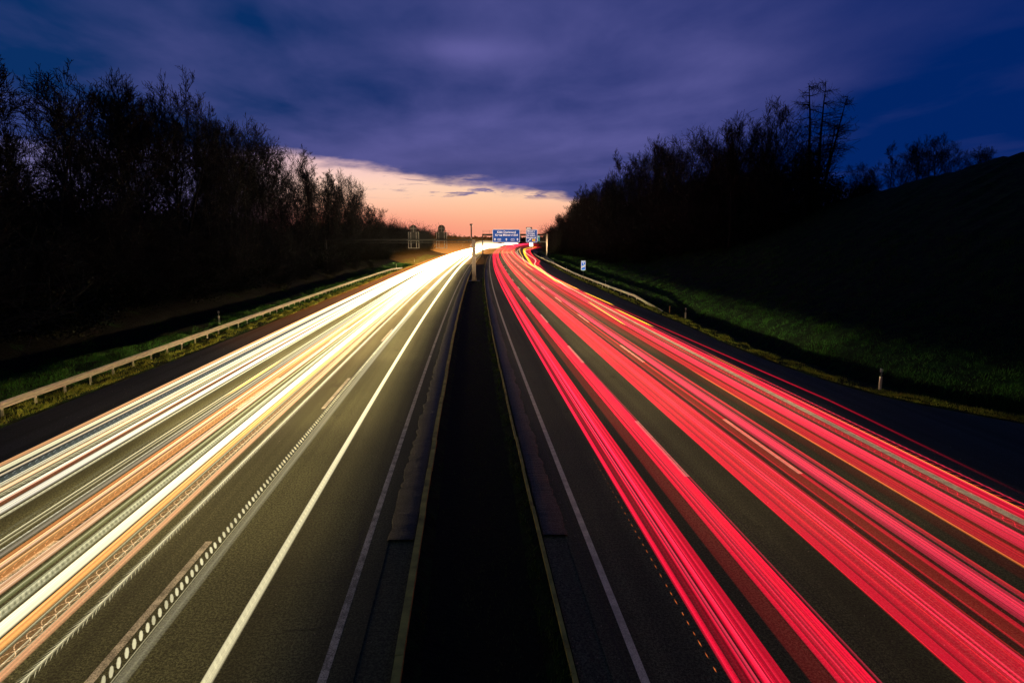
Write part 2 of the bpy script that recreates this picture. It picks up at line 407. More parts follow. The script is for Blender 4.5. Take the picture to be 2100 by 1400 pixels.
patch_strip('asphalt_repair_strip_right', 14.4, 150, 1)

def line(name, S, u, w, z, m, label=None):
    mb = MB(); r = random.Random(3)
    for j in range(len(S)):
        for du in (-w / 2, w / 2): mb.V.append(tuple(P(S[j], u + du, z)))
    for j in range(len(S) - 1): mb.F.append((2 * j, 2 * j + 1, 2 * j + 3, 2 * j + 2))
    return structure(mb.build(name, m))
Sl = np.concatenate([np.arange(-30, 150, 1.5), np.arange(150, 420, 4), np.arange(420, 1600, 20)])
line('edge_line_median_left', Sl, -2.464, .15, .004, M_PAINT_WORN)
line('edge_line_median_right', Sl, 2.877, .15, .004, M_PAINT)
line('edge_line_shoulder_right', Sl, 14.287, .30, .004, M_PAINT)
line('edge_line_shoulder_left', Sl, -13.75, .30, .004, M_PAINT)
def dashes(name, u, s0, w, m, n=50):
    mb = MB()
    for k in range(-3, n):
        a, b = s0 + 18 * k, s0 + 18 * k + 6
        V = [tuple(P(s, u + du, .004)) for s in np.linspace(a, b, 5) for du in (-w / 2, w / 2)]
        mb.add(V, [(2 * j, 2 * j + 1, 2 * j + 3, 2 * j + 2) for j in range(4)])
    return structure(mb.build(name, m))
dashes('lane_line_first_right', 6.693, 18.0, .16, M_PAINT)
dashes('lane_line_second_right', 10.314, 18.0, .16, M_PAINT)
dashes('lane_line_first_left', -6.30, 9.0 - .3, .16, M_PAINT_WORN)
dashes('lane_line_second_left', -10.0, 9.0, .16, M_PAINT_WORN)
M_SEAM = simple('bitumen_joint', (.008, .008, .008), .6, 0, 5, .2)
line('joint_right', Sl, 7.0, .022, .005, M_SEAM); line('joint_right_second', Sl, 9.82, .05, .005, M_SEAM)
line('joint_gutter_right', Sl, 2.62, .02, .005, M_SEAM)
# sealed cracks wandering over the lanes
def cracks():
    mb = MB(); r = random.Random(12)
    for i in range(34):
        lo, hi = r.choice([(-6.2, -2.6), (-6.2, -2.6), (3.1, 6.5), (6.9, 10.1), (10.5, 14.0), (14.7, 17.6), (-13.6, -7)]); s = 9 + 55 * r.random() ** 1.5; across = r.random() < .6; w = r.uniform(.006, .014)
        pts = []; u = r.uniform(lo, hi - .8) if across else r.uniform(lo, hi); L = r.uniform(.8, 2.8)
        for j in range(14):
            f = j / 13
            pts.append((s + (f * .25 if across else f * L * 1.6) + r.uniform(-.03, .03), min(hi, u + (f * L if across else 0) + r.uniform(-.025, .025) + (0 if across else .05 * math.sin(j)))))
        V = []
        for a, b in pts:
            V += [tuple(P(a - (w if across else 0), b - (0 if across else w), .006)), tuple(P(a + (w if across else 0), b + (0 if across else w), .006))]
        mb.add(V, [(2 * j, 2 * j + 1, 2 * j + 3, 2 * j + 2) for j in range(13)])
    structure(mb.build('road_cracks', M_SEAM))
cracks()
# kerbs along the median
def kerb(name, u0, u1, u2, u3, top):
    mb = MB(); S = np.arange(-20, 260, 3.0); r = random.Random(9)
    for j in range(len(S) - 1):
        a, b = S[j], S[j + 1] - .012
        dz = r.uniform(-.012, .012); du = r.uniform(-.015, .015)
        V = []
        for s in (a, b):
            for u, z in ((u0, -.25), (u1, top), (u2, top + .004), (u3, -.25)): V.append(tuple(P(s, u + du, z + (dz if z > 0 else 0))))
        mb.add(V, [(0, 1, 5, 4), (1, 2, 6, 5), (2, 3, 7, 6), (0, 3, 2, 1), (4, 5, 6, 7)])
    o = mb.build(name, M_KERB); return structure(o)
kerb('kerb_median_left', -1.34, -1.325, -1.175, -1.165, .105)
kerb('kerb_median_right', 1.66, 1.665, 1.745, 1.80, .085)
# the median, sunk and coloured near-black to stand for shade
strip('median_ground', np.arange(-60, 400, 4.0), -1.17, 1.67, -.14, M_SHADE_SOIL, 5)

M_LITTER_SHADE = grass_mat('shade_dark_litter', (.0020, .0022, .0014), (.0035, .0035, .002), (.001, .001, .001))  # near-black: the unlit ground past the verge, put into the colour
structure(grid_sheet('forest_floor_left_shade', np.arange(-60, 420, 1.6), lambda s: float(lerp(s, EDGE_L)) - 4.6 - .9 * math.sin(s * .23) - .5 * math.sin(s * .71) - np.array([.0, 1.4, 3, 5, 8, 12, 18, 30, 50]), lambda s, u: zg(s, u) + .06, M_LITTER_SHADE))

# ------------------------------------------------------------------ grass (uncountable)
def grass(name, n, samp, hmin, hmax, m, wid=.012):
    s, u = samp(n); h = rng.uniform(hmin, hmax, n) * (0.6 + .8 * rng.random(n))
    base = P(s, u, zg(s, u) - .02)
    ang = rng.uniform(0, 2 * np.pi, n); lean = rng.uniform(.1, .9, n) * h; la = rng.uniform(0, 2 * np.pi, n)
    w = wid * (1 + s / 40) * rng.uniform(.7, 1.5, n)
    dx = np.stack([np.cos(ang) * w, np.sin(ang) * w, np.zeros(n)], -1)
    tip = base + np.stack([np.cos(la) * lean, np.sin(la) * lean, h], -1)
    V = np.stack([base - dx, base + dx, tip], 1).reshape(-1, 3)
    F = np.arange(3 * n).reshape(-1, 3)
    o = fast_obj(name, V, F, m, k=3); o['kind'] = 'stuff'; o['label'] = None or name.replace('_', ' ')
    return o
def clump(n, s0, s1, u0, u1, power=1.6, nc=None, spread=.35):
    nc = nc or max(20, n // 28)
    q = rng.random(nc) ** power; cs = s0 + (s1 - s0) * q; cu = rng.uniform(0, 1, nc)
    i = rng.integers(0, nc, n)
    return cs[i] + rng.normal(0, spread, n), cu[i], rng.normal(0, spread * .7, n)
def samp_right_verge(n):
    s, t, d = clump(n, 20, 190, 0, 1, 2.0); return s, lerp(s, EDGE_R) + .08 + np.abs(t * .85 + d * .25)
def samp_left_verge(n):
    s, t, d = clump(n, 20, 190, 0, 1, 2.0); return s, lerp(s, EDGE_L) - .08 - np.abs(t * 1.3 + d * .3)
def samp_right_slope(n):
    s, t, d = clump(n, 22, 260, 0, 1, 1.7, n // 26, .34); return s, lerp(s, EDGE_R) + 2.6 + np.abs(t ** 1.3 * 15 + d)
def samp_left_slope(n):
    s, t, d = clump(n, 22, 260, 0, 1, 1.7, n // 26, .34); return s, lerp(s, EDGE_L) - 1.5 - np.abs(t ** 1.3 * 4.6 + d)
def samp_median(n):
    s, t, d = clump(n, 6, 120, 0, 1, 2.2); return s, np.clip(-1.1 + 2.7 * np.maximum(t, t ** .5 * .9) + d * .2, -1.12, 1.62)
grass('verge_grass_right', 26000, samp_right_verge, .05, .15, M_BLADEV, .009)
grass('verge_grass_left', 30000, samp_left_verge, .06, .17, M_BLADEV, .009)
grass('slope_grass_right', 110000, samp_right_slope, .07, .24, M_BLADE, .009)
grass('slope_grass_left', 90000, samp_left_slope, .06, .20, M_BLADE, .009)
grass('median_grass', 26000, samp_median, .05, .16, M_BLADEM, .008)
# a few fallen bits and cat's-eye specks on the tarmac: stones
def stones():
    n = 520; mb = MB(); r = random.Random(4)
    for i in range(n):
        s = 9 + 60 * r.random() ** 2; u = r.choice([r.uniform(14.8, 17.8), r.uniform(-17.2, -14.5), r.uniform(3.1, 14), r.uniform(-13, -2.6), r.uniform(1.8, 2.6)])
        q = r.uniform(.006, .016); c = P(s, u, q * .5)
        mb.add([(c[0] - q, c[1], c[2]), (c[0] + q, c[1], c[2]), (c[0], c[1] - q, c[2]), (c[0], c[1] + q, c[2]), (c[0], c[1], c[2] + q), (c[0], c[1], c[2] - q)],
               [(0, 2, 4), (2, 1, 4), (1, 3, 4), (3, 0, 4), (2, 0, 5), (1, 2, 5), (3, 1, 5), (0, 3, 5)])
    o = mb.build('road_grit', simple('grit', (.5, .48, .42), .6)); o['kind'] = 'stuff'
stones()

# ------------------------------------------------------------------ guard rails
def guard_rail(label, S, ufun, zfun, posts, side):
    root = empty('guard_rail', P(S[len(S) // 2], ufun(S[len(S) // 2]), 0))
    inv = root.matrix_world.copy(); off = Vector(root.location)
    tag(root, label, 'guard rail')
    # W-profile beam; side = +1 when the traffic runs on its right-hand (larger u) side
    prof = [(0, .155), (.045, .12), (.075, .10), (.075, .055), (.02, .015), (.02, -.015), (.075, -.055), (.075, -.10), (.045, -.12), (0, -.155), (-.004, -.155), (.015, -.015), (.015, .015), (-.004, .155)]
    mb = MB(); b = 0; n = len(prof)
    for j, s in enumerate(S):
        for du, z in prof: mb.V.append(tuple(Vector(P(s, ufun(s) + side * du, zfun(s) + z)) - off))
    for j in range(len(S) - 1):
        for k in range(n):
            a = j * n + k; c = j * n + (k + 1) % n; mb.F.append((a, c, c + n, a + n))
    mb.F.append(tuple(range(n))); mb.F.append(tuple((len(S) - 1) * n + k for k in range(n - 1, -1, -1)))
    jb = mb
    for s in np.arange(S[0] + 4, S[-1] - 6, 4.0):      # lapped joints with bolt heads
        for ds in (-.12, .12):
            for dz in (-.078, .078):
                c = Vector(P(s + ds, ufun(s) + side * .078, zfun(s) + dz)) - off
                jb.box(c.x - .016, c.x + .016, c.y - .02, c.y + .02, c.z - .02, c.z + .02)
    mb.build('beam', M_STEEL, root)
    first = None
    for s in posts:
        u = ufun(s) - side * .07; g = float(zg(np.array([s]), np.array([u]))[0]); top = zfun(s) + .12
        if first is None:
            m2 = MB(); m2.box(-.028, .028, -.05, .05, -.35, .0)     # C post: web and two flanges
            m2.box(-.028, .028, -.056, -.05, -.6, .0); m2.box(-.028, .028, .05, .056, -.6, .0); m2.box(-.033, -.028, -.056, .056, -.95, .0)
            m2.box(.0 if side > 0 else -.08, .08 if side > 0 else 0, -.04, .04, -.2, -.05)
            m2.V = [(x, y, z if z > -.3 else z) for x, y, z in m2.V]
            first = mesh_obj('post', m2.V, m2.F, M_STEEL_POST, root); p = first
        else:
            p = first.copy(); C.objects.link(p); p.parent = root
        p.location = Vector(P(s, u, top)) - off; p.rotation_euler = (0, 0, -head(s))
    return root
zL = lambda s: .60
def uL(s): return float(lerp(s, [(-40, -18.75), (20, -18.85), (40, -18.85), (130, -18.75), (139, -18.6), (148, -17.5)]))
guard_rail('long steel guard rail on the left verge, on thin posts two metres apart', np.concatenate([np.arange(4, 139, 1.5), [139, 141, 143, 145.5, 148]]), uL,
           lambda s: float(lerp(s, [(0, .6), (140, .6), (148, .45)])), np.arange(22.0, 146, 2.0), 1)
def uR(s): return float(lerp(s, [(60, 19.15), (90, 19.0), (110, 18.95), (140, 19.5), (167, 20.3), (240, 21.0), (330, 23)]))
guard_rail('steel guard rail on the right verge whose near end slopes into the ground', np.concatenate([[61.5, 64, 67, 70, 73], np.arange(75, 180, 2), np.arange(180, 300, 6)]), uR,
           lambda s: float(lerp(s, [(61.5, -.05), (73, .60), (400, .60)])), np.arange(68.2, 300, 4.0), -1)
guard_rail('short second guard rail at the foot of the tall gantry post', np.arange(176, 240, 4.0), lambda s: float(lerp(s, [(176, 20.9), (205, 22.1), (240, 22.4)])),
           lambda s: .62, np.arange(178, 238, 4.0), -1)

# ------------------------------------------------------------------ delineator posts
def delineator(s, u, label, cat='marker post', tall=True):
    g = float(gz(np.array([s]), np.array([u]))[0])
    root = empty('delineator_post', P(s, u, g), -head(s)); tag(root, label, cat, 'roadside marker posts')
    return root
def dl_parts(root):
    def tri(z0, z1, w=.06, dpt=.055):
        m = MB(); m.add([(-w, -dpt, z0), (w, -dpt, z0), (w * .9, dpt * .4, z0), (0, dpt, z0), (-w * .9, dpt * .4, z0), (-w, -dpt, z1), (w, -dpt, z1), (w * .9, dpt * .4, z1), (0, dpt, z1), (-w * .9, dpt * .4, z1)],
                        [(4, 3, 2, 1, 0), (5, 6, 7, 8, 9), (0, 1, 6, 5), (1, 2, 7, 6), (2, 3, 8, 7), (3, 4, 9, 8), (4, 0, 5, 9)]); return m
    tri(-.1, .60).build('post', M_WHITEP, root); tri(.60, .615, .062, .057).build('lower_band', M_BLACKP, root)
    tri(.615, .83, .040, .05).build('black_band', M_BLACKP, root)
    m = MB(); m.box(-.022, .022, -.056, -.051, .63, .81); m.build('reflector', M_REFL, root)
    t = tri(.83, 1.0); t.V = [(x, y, z - (.04 if (z > .99 and x > 0) else 0)) for x, y, z in t.V]; t.build('cap', M_WHITEP, root)
dls = [(28.3, 19.75, 'white marker post with black band standing nearest on the right grass verge'),
       (55.2, 19.3, 'white marker post just past the sloping end of the right guard rail'),
       (92.7, 19.6, 'white marker post rising behind the right guard rail, short of the blue board'),
       (150, 21.2, 'white marker post behind the right guard rail, past the blue board'),
       (186, 21.6, 'white marker post by the short second guard rail'),
       (231, 21.6, 'small far white marker post near the foot of the gantry post'),
       (52.5, -20.6, 'pinkish marker post behind the left guard rail'),
       (152, -19.4, 'thin marker post at the far end of the left guard rail'),
       (190, -19.6, 'thin marker post on the left verge beyond the guard rail end')]
dproto = None
for s, u, lab in dls:
    if dproto is None:
        dproto = delineator(s, u, lab); dl_parts(dproto)
    else:
        g = float(gz(np.array([s]), np.array([u]))[0]); c = copy_tree(dproto); c.location = tuple(P(s, u, g)); c.rotation_euler = (0, 0, -head(s)); c['label'] = lab
        if s == 52.5: c.location.z += .12
# small brown stake
m = MB(); m.tube([(0, 0, -.1), (0, 0, .62), (.01, 0, .66)], [.05, .05, .03], 8)
o = m.build('wooden_stake', simple('brown_wood', (.20, .09, .04), .8)); o.location = tuple(P(60.0, 19.35, float(gz(60.0, 19.35)))); tag(o, 'short brown stake at the buried end of the right guard rail', 'stake')

# ------------------------------------------------------------------ lettering
def text_mesh(txt, size, name='lettering'):
    cu = bpy.data.curves.new('t', 'FONT'); cu.body = txt; cu.size = size; cu.align_x = 'CENTER'; cu.align_y = 'CENTER'; cu.extrude = .004; cu.offset = size * .03
    ob = bpy.data.objects.new('t', cu); C.objects.link(ob); bpy.context.view_layer.update()
    me = bpy.data.meshes.new_from_object(ob.evaluated_get(bpy.context.evaluated_depsgraph_get()))
    bpy.data.objects.remove(ob); bpy.data.curves.remove(cu); me.name = name
    return me
def put_text(txt, size, x, z, y, m, parent):
    me = text_mesh(txt, size); me.materials.clear(); me.materials.append(m)
    o = bpy.data.objects.new('lettering', me); C.objects.link(o); o.parent = parent; o.location = (x, y, z); o.rotation_euler = (R(90), 0, 0)
    return o
def flat(pts, y0, y1, m, name, parent):
    n = len(pts); mb = MB(); mb.add([(x, y0, z) for x, z in pts] + [(x, y1, z) for x, z in pts],
        [tuple(range(n)), tuple(range(2 * n - 1, n - 1, -1))] + [(i, i + n, (i + 1) % n + n, (i + 1) % n) for i in range(n)])
    return mb.build(name, m, parent)
def arrow_up(x, z, h, y, m, parent):
    w = h * .36; s = h * .11
    return flat([(x - s, z), (x + s, z), (x + s, z + h * .5), (x + w, z + h * .42), (x + w, z + h * .58), (x, z + h), (x - w, z + h * .58), (x - w, z + h * .42), (x - s, z + h * .5)], y, y - .012, m, 'arrow', parent)

# ------------------------------------------------------------------ sign gantry over the right carriageway
SG = 226.0
g = empty('sign_gantry', P(SG, .3, 0), -head(SG)); tag(g, 'steel sign gantry over the right carriageway with tall right post and railing', 'gantry')
GU = .3
m = MB(); m.tube([(0, 0, -.2), (0, 0, .6), (0, 0, .9), (0, 0, 8.2)], [.32, .32, .2, .2], 8); m.build('left_post', M_GREY, g)
m = MB(); X = 22.85; m.box(X - .55, X + .55, -.55, .55, -.3, .25); m.box(X - .28, X + .28, -.28, .28, .25, .3)
m.add([(X - .62, -.5, .25), (X + .62, -.5, .25), (X + .62, .5, .25), (X - .62, .5, .25), (X - .27, -.27, 1.1), (X + .27, -.27, 1.1), (X + .27, .27, 1.1), (X - .27, .27, 1.1)],
      [(0, 1, 5, 4), (1, 2, 6, 5), (2, 3, 7, 6), (3, 0, 4, 7)]); m.box(X - .27, X + .27, -.27, .27, 1.1, 8.9); m.build('right_post', M_CONC, g)
m = MB()
for z0, z1 in ((8.15, 8.75), (5.85, 6.05)):
    m.box(-.2 if z0 > 6 else 13.2, X + (.27 if z0 > 6 else -.27), -.2, .2, z0, z1)
for x in np.arange(3.6, 22.5, 2.4):
    m.box(x - .05, x + .05, -.08, .08, 8.75, 8.76) if x < 13 else m.box(x - .05, x + .05, -.08, .08, 6.05, 8.15)
m.build('beam', M_GREY, g)
m = MB(); m.box(0, X, .2, .9, 8.75, 8.82)
for x in np.arange(0.1, X, 2.25): m.box(x - .03, x + .03, .84, .9, 8.82, 10.0)
for z in (9.4, 9.97): m.box(0, X, .85, .89, z, z + .045)
m.build('walkway_railing', M_DARKM, g)
def board(name, x0, x1, z0, z1, label, y=-.35):
    r_ = empty(name, P(SG, GU, 0), -head(SG)); r_.location = tuple(P(SG, GU + (x0 + x1) / 2, z0)); tag(r_, label, 'road sign')
    w = (x1 - x0) / 2; h = z1 - z0
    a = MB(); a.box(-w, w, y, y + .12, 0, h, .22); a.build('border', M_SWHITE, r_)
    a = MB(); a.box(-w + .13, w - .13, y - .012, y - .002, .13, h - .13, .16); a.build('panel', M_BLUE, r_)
    a = MB()
    for sx in (-w * .6, w * .6): a.box(sx - .06, sx + .06, y + .12, y + .24, .1, h - .1)
    a.build('bracket', M_GREY, r_)
    return r_, w, h, y - .014
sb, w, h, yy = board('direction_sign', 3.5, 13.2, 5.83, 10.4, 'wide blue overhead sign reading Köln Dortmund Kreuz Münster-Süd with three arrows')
put_text('Köln Dortmund', 1.02, .1, h - 1.0, yy, M_SWHITE, sb); put_text('Kreuz Münster-Süd', 1.02, .1, h - 2.0, yy, M_SWHITE, sb)
for x in (-w + .85, .05, w - .85): arrow_up(x, .55, .95, yy, M_SWHITE, sb)
for x, t_ in ((-w * .51, '43'), (w * .47, '1')):
    a = MB(); a.box(x - .6, x + .6, yy - .008, yy, .6, 1.35, .12); a.build('route_shield', M_SWHITE, sb)
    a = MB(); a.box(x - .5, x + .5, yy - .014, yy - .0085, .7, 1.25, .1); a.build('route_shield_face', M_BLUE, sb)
    put_text(t_, .55, x, .97, yy - .016, M_SWHITE, sb)
sb, w, h, yy = board('exit_sign', 15.4, 19.4, 5.83, 10.35, 'narrow blue overhead exit sign listing Münster, Gronau, Steinfurt and Havixbeck')
for i, t_ in enumerate(('Münster', 'Gronau', 'Steinfurt', 'Havixbeck')): put_text(t_, .84, -.2, h - .6 - i * .76, yy, M_SWHITE, sb)
flat([(-1.5, .45), (-1.25, .3), (-.55, .9), (-.4, .75), (-.3, 1.3), (-.85, 1.25), (-.7, 1.1)], yy, yy - .012, M_SWHITE, 'arrow', sb)
a = MB(); a.box(.1, 1.3, yy - .01, yy, .45, 1.2, .1); a.build('route_panel', M_SYEL, sb)
a = MB(); a.box(-w, -w + 2.1, yy + .02, yy + .1, h + .05, h + .8, .08); a.build('exit_number_plate', M_GREY, sb)
a = MB(); a.box(-w + .1, -w + 1.8, yy - .01, yy + .018, h + .14, h + .36, .04); a.box(-w + .3, -w + 1.5, yy - .01, yy + .018, h + .46, h + .66, .04); a.build('plate_marking', M_SWHITE, sb)
# little green board and lit white panel beyond the exit sign
o = empty('small_sign', P(262, 22.1, 0), -head(262)); tag(o, 'small green and yellow board showing beside the narrow overhead exit sign', 'road sign')
a = MB(); a.box(-.7, .9, 0, .08, 6.1, 9.0, .1); a.build('panel', M_SGRN, o)
a = MB(); a.box(-.6, .1, -.02, -.002, 6.4, 7.4, .08); a.build('yellow_field', M_SYEL, o)
a = MB()
for z in (8.5, 8.1, 7.7): a.box(.2, .8, -.02, -.002, z, z + .15)
a.build('lettering_lines', M_SWHITE, o)
a = MB(); a.tube([(0, .14, -.2), (0, .14, 6.2)], .08, 6); a.build('post', M_GREY, o)
o = empty('message_panel', P(300, 21.2, 0), -head(300)); tag(o, 'bright white lit panel hanging low under the narrow exit sign', 'lit panel')
a = MB(); a.box(-.95, .95, 0, .3, 3.4, 5.3, .08); a.build('housing', M_GREY, o)
a = MB(); a.box(-.85, .85, -.03, -.003, 3.5, 5.2, .06); a.build('screen', M_LAMPW, o)
a = MB(); a.tube([(0, .15, -.2), (0, .15, 3.5)], .09, 6); a.build('post', M_GREY, o)

# ------------------------------------------------------------------ countdown board on the right slope
s_, u_ = 122.6, 21.0; gg = float(gz(s_, u_))
o = empty('countdown_sign', P(s_, u_, 0), -head(s_)); tag(o, 'blue exit countdown board with one white diagonal stripe on the right verge', 'road sign')
zt = 2.95
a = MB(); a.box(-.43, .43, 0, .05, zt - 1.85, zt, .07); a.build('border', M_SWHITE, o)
a = MB(); a.box(-.355, .355, -.012, -.001, zt - 1.77, zt - .08, .04); a.build('panel', simple('pale_blue_film_retro_glow', (.03, .15, .6), .4, 0, 1, .2, 0, ((.05, .24, .78), .75)), o)  # emission paints the headlight reflection; the board has no lamp
flat([(-.355, zt - 1.46), (.355, zt - 1.08), (.355, zt - .72), (-.355, zt - 1.06)], -.013, -.02, M_SWHITE, 'stripe', o)
a = MB(); a.box(-.25, .25, -.02, -.013, zt - .36, zt - .14, .03); a.box(-.08, .1, -.02, -.013, zt - .62, zt - .44, .03); a.build('exit_mark', M_SWHITE, o)
a = MB()
a.tube([(0, .07, gg - .2), (0, .07, zt - .1)], .035, 8); a.build('post', M_STEEL_POST, o)

# ------------------------------------------------------------------ gantry over the left carriageway, seen from behind
SL = 110.0
g = empty('lane_gantry', P(SL, 0, 0), -head(SL)); tag(g, 'steel gantry over the left carriageway on a stout tapering column in the median', 'gantry')
m = MB(); m.add([(-.5, -.4, -.4), (.5, -.4, -.4), (.5, .4, -.4), (-.5, .4, -.4), (-.36, -.3, .6), (.36, -.3, .6), (.36, .3, .6), (-.36, .3, .6), (-.27, -.25, 7.1), (.27, -.25, 7.1), (.27, .25, 7.1), (-.27, .25, 7.1)],
      [(0, 1, 5, 4), (1, 2, 6, 5), (2, 3, 7, 6), (3, 0, 4, 7), (4, 5, 9, 8), (5, 6, 10, 9), (6, 7, 11, 10), (7, 4, 8, 11), (8, 9, 10, 11)]); m.V = [(x - .12, y, z) for x, y, z in m.V]
m.build('column', M_CONC, g)
m = MB(); m.box(-1.1, .9, -.8, .8, -.4, -.02); m.build('footing', M_DARKM, g)
m = MB(); m.box(-25.6, -11.6, -.12, .12, 6.85, 7.10); m.box(-25.6, -11.6, -.1, .1, 6.48, 6.58); m.build('shaded_outer_beam', M_DARKM, g)  # outer stretch kept unlit by a darker colour than the rest of the beam
m = MB(); m.box(-11.6, .2, -.12, .12, 6.85, 7.10); m.box(-11.6, .2, -.1, .1, 6.48, 6.58)
for x in np.arange(-11, 0, 2.0): m.box(x - .04, x + .04, -.05, .05, 6.58, 6.85)
m.build('beam', M_GREY, g)
m = MB(); m.tube([(-25.4, 0, -.3), (-25.4, 0, 7.1)], [.28, .2], 8); m.build('outer_post', M_DARKM, g)
for k, (xc, lab) in enumerate(((-10.45, 'left of the two grey lane signs with round discs, seen from behind'), (-5.65, 'right of the two grey lane signs with round discs, seen from behind'))):
    r_ = empty('lane_sign', P(SL, xc, 5.55), -head(SL)); tag(r_, lab, 'road sign', 'lane signs on the left gantry')
    a = MB(); a.box(-.78, .78, .16, .34, 1.35, 2.75, .06)
    for z in (1.7, 2.3): a.box(-.78, .78, .12, .16, z, z + .06)
    a.build('panel', M_GREY, r_)
    a = MB()
    for x in (-.92, -.5, .42, .84): a.box(x, x + (.09 if abs(x + .5) > .5 else .07), .14, .26, 0, 2.75)
    for z in (0, 1.25, 2.70): a.box(-.92, .93, .26, .33, z, z + .07)
    a.build('frame', M_STEEL_POST, r_)
    pts = [(.62 * math.cos(q), 3.35 + .62 * math.sin(q)) for q in np.linspace(0, 2 * math.pi, 25)[:-1]]
    flat(pts, .30, .2, M_GREY, 'disc', r_)
    a = MB(); a.box(-.6, .6, .15, .20, 3.3, 3.36); a.box(-.58, .58, .15, .20, 3.5, 3.54); a.box(-.03, .03, .15, .2, 2.75, 3.9); a.build('disc_brace', M_STEEL_POST, r_)

# ------------------------------------------------------------------ far mast left of the wide sign
s_ = 420.0; o = empty('camera_mast', P(s_, -15.2, 0), -head(s_)); tag(o, 'dark slender mast with a small head standing against the sunset', 'mast')
a = MB(); a.tube([(0, 0, -.3), (0, 0, 15.6)], [.50, .42], 8); a.build('pole', M_DARKM, o)
a = MB(); a.tube([(0, 0, 15.6), (0, 0, 15.9), (0, 0, 16.4), (0, 0, 16.7)], [.45, 1.0, 1.0, .7], 10); a.build('head', M_DARKM, o)
# small red lamp deep in the left wood
o = empty('warning_lamp', P(150, -29.5, 8.2)); tag(o, 'tiny red lamp glowing deep between the trees of the left wood', 'lamp')
a = MB(); a.tube([(0, 0, 0), (0, 0, .26)], [.10, .09], 8); a.build('lens', M_REDL, o)
a = MB(); a.tube([(.0, .12, -8), (0, .12, .4)], .05, 6); a.build('pole', M_DARKM, o)
#==TREES==
# ------------------------------------------------------------------ trees
class Segs:
    def __init__(s): s.a = []; s.b = []; s.ra = []; s.rb = []
    def add(s, p, q, r0, r1): s.a.append(p); s.b.append(q); s.ra.append(r0); s.rb.append(r1)
    def mesh(s, n):
        A = np.array(s.a, float); B = np.array(s.b, float); ra = np.array(s.ra)[:, None]; rb = np.array(s.rb)[:, None]
        T = B - A; T /= np.linalg.norm(T, axis=1, keepdims=True) + 1e-9
        up = np.where(np.abs(T[:, 2:3]) > .9, [[1., 0, 0]], [[0, 0, 1.]])
        e1 = np.cross(T, up); e1 /= np.linalg.norm(e1, axis=1, keepdims=True); e2 = np.cross(T, e1)
        V = []
        for k in range(n):
            q = 2 * math.pi * k / n; V.append(A + ra * (math.cos(q) * e1 + math.sin(q) * e2))
        for k in range(n):
            q = 2 * math.pi * k / n; V.append(B + rb * (math.cos(q) * e1 + math.sin(q) * e2))
        V = np.stack(V, 1).reshape(-1, 3); base = (np.arange(len(A)) * 2 * n)[:, None]
        F = np.concatenate([base + np.array([[k, (k + 1) % n, n + (k + 1) % n, n + k]]) for k in range(n)], 0)
        return V, F
def rvec(r): return np.array([r.gauss(0, 1), r.gauss(0, 1), r.gauss(0, 1)])
def norm(v): return v / (np.linalg.norm(v) + 1e-9)
def grow(sg, r, p, d, L, rad, lvl, cfg):
    """one limb as a wandering chain, with its children"""
    n = cfg['seg'][lvl]; step = L / n; pts = [p]; dirs = [d]; rr = [rad]
    end = rad * cfg['taper'][lvl]
    for i in range(n):
        d = norm(d + rvec(r) * cfg['wob'][lvl] + np.array([0, 0, cfg['trop'][lvl]]))
        q = p + d * step; r1 = max(cfg['rmin'], rad + (end - rad) * (i + 1) / n); r0 = rr[-1]
        sg[0 if lvl == 0 else 1].add(p, q, r0, r1); p = q; pts.append(p); dirs.append(d); rr.append(r1)
    if lvl + 1 >= len(cfg['seg']): return
    k = cfg['kids'][lvl]
    for i in range(k):
        f = cfg['from'][lvl] + (1 - cfg['from'][lvl]) * ((i + r.random()) / k); x = f * n; j = min(int(x), n - 1)
        b = pts[j] + (pts[j + 1] - pts[j]) * (x - j); dd = dirs[j + 1]
        side = rvec(r); side = norm(side - dd * np.dot(side, dd))
        ang = R(r.uniform(*cfg['ang'][lvl])); nd = norm(dd * math.cos(ang) + side * math.sin(ang))
        ln = L * r.uniform(*cfg['len'][lvl]) * (1.15 - cfg['shrink'][lvl] * f)
        grow(sg, r, b, nd, ln, max(cfg['rmin'], rr[j] * r.uniform(*cfg['rad'][lvl])), lvl + 1, cfg)
BEECH = dict(seg=[9, 6, 4, 3, 2], kids=[16, 8, 5, 3], wob=[.035, .065, .09, .12, .13], trop=[.04, .12, .13, .13, .10], taper=[.16, .25, .3, .5, .7], rmin=.024,
             **{'from': [.36, .22, .2, .15]}, ang=[(24, 48), (22, 48), (22, 52), (22, 52)], len=[(.34, .50), (.34, .52), (.42, .62), (.42, .7)], shrink=[.62, .35, .3, .3], rad=[(.42, .62), (.5, .68), (.5, .75), (.6, .9)])
def variant(cfg, **k): c = dict(cfg); c.update(k); return c
OAK = variant(BEECH, kids=[11, 8, 6, 3], wob=[.07, .12, .15, .18, .18], trop=[.05, .10, .11, .10, .08], ang=[(35, 70), (30, 62), (30, 70), (25, 65)], len=[(.40, .58), (.4, .6), (.42, .62), (.42, .7)])
SLIM = variant(BEECH, kids=[19, 6, 5, 3], **{'from': [.2, .2, .2, .15]}, ang=[(18, 42), (25, 50), (28, 60), (25, 60)], len=[(.20, .34), (.34, .5), (.42, .62), (.42, .7)])
FORK = variant(BEECH, kids=[8, 9, 6, 3], **{'from': [.12, .25, .2, .15]}, ang=[(12, 30), (25, 55), (28, 60), (25, 60)], len=[(.62, .86), (.26, .42), (.42, .62), (.42, .7)], shrink=[.35, .4, .3, .3])
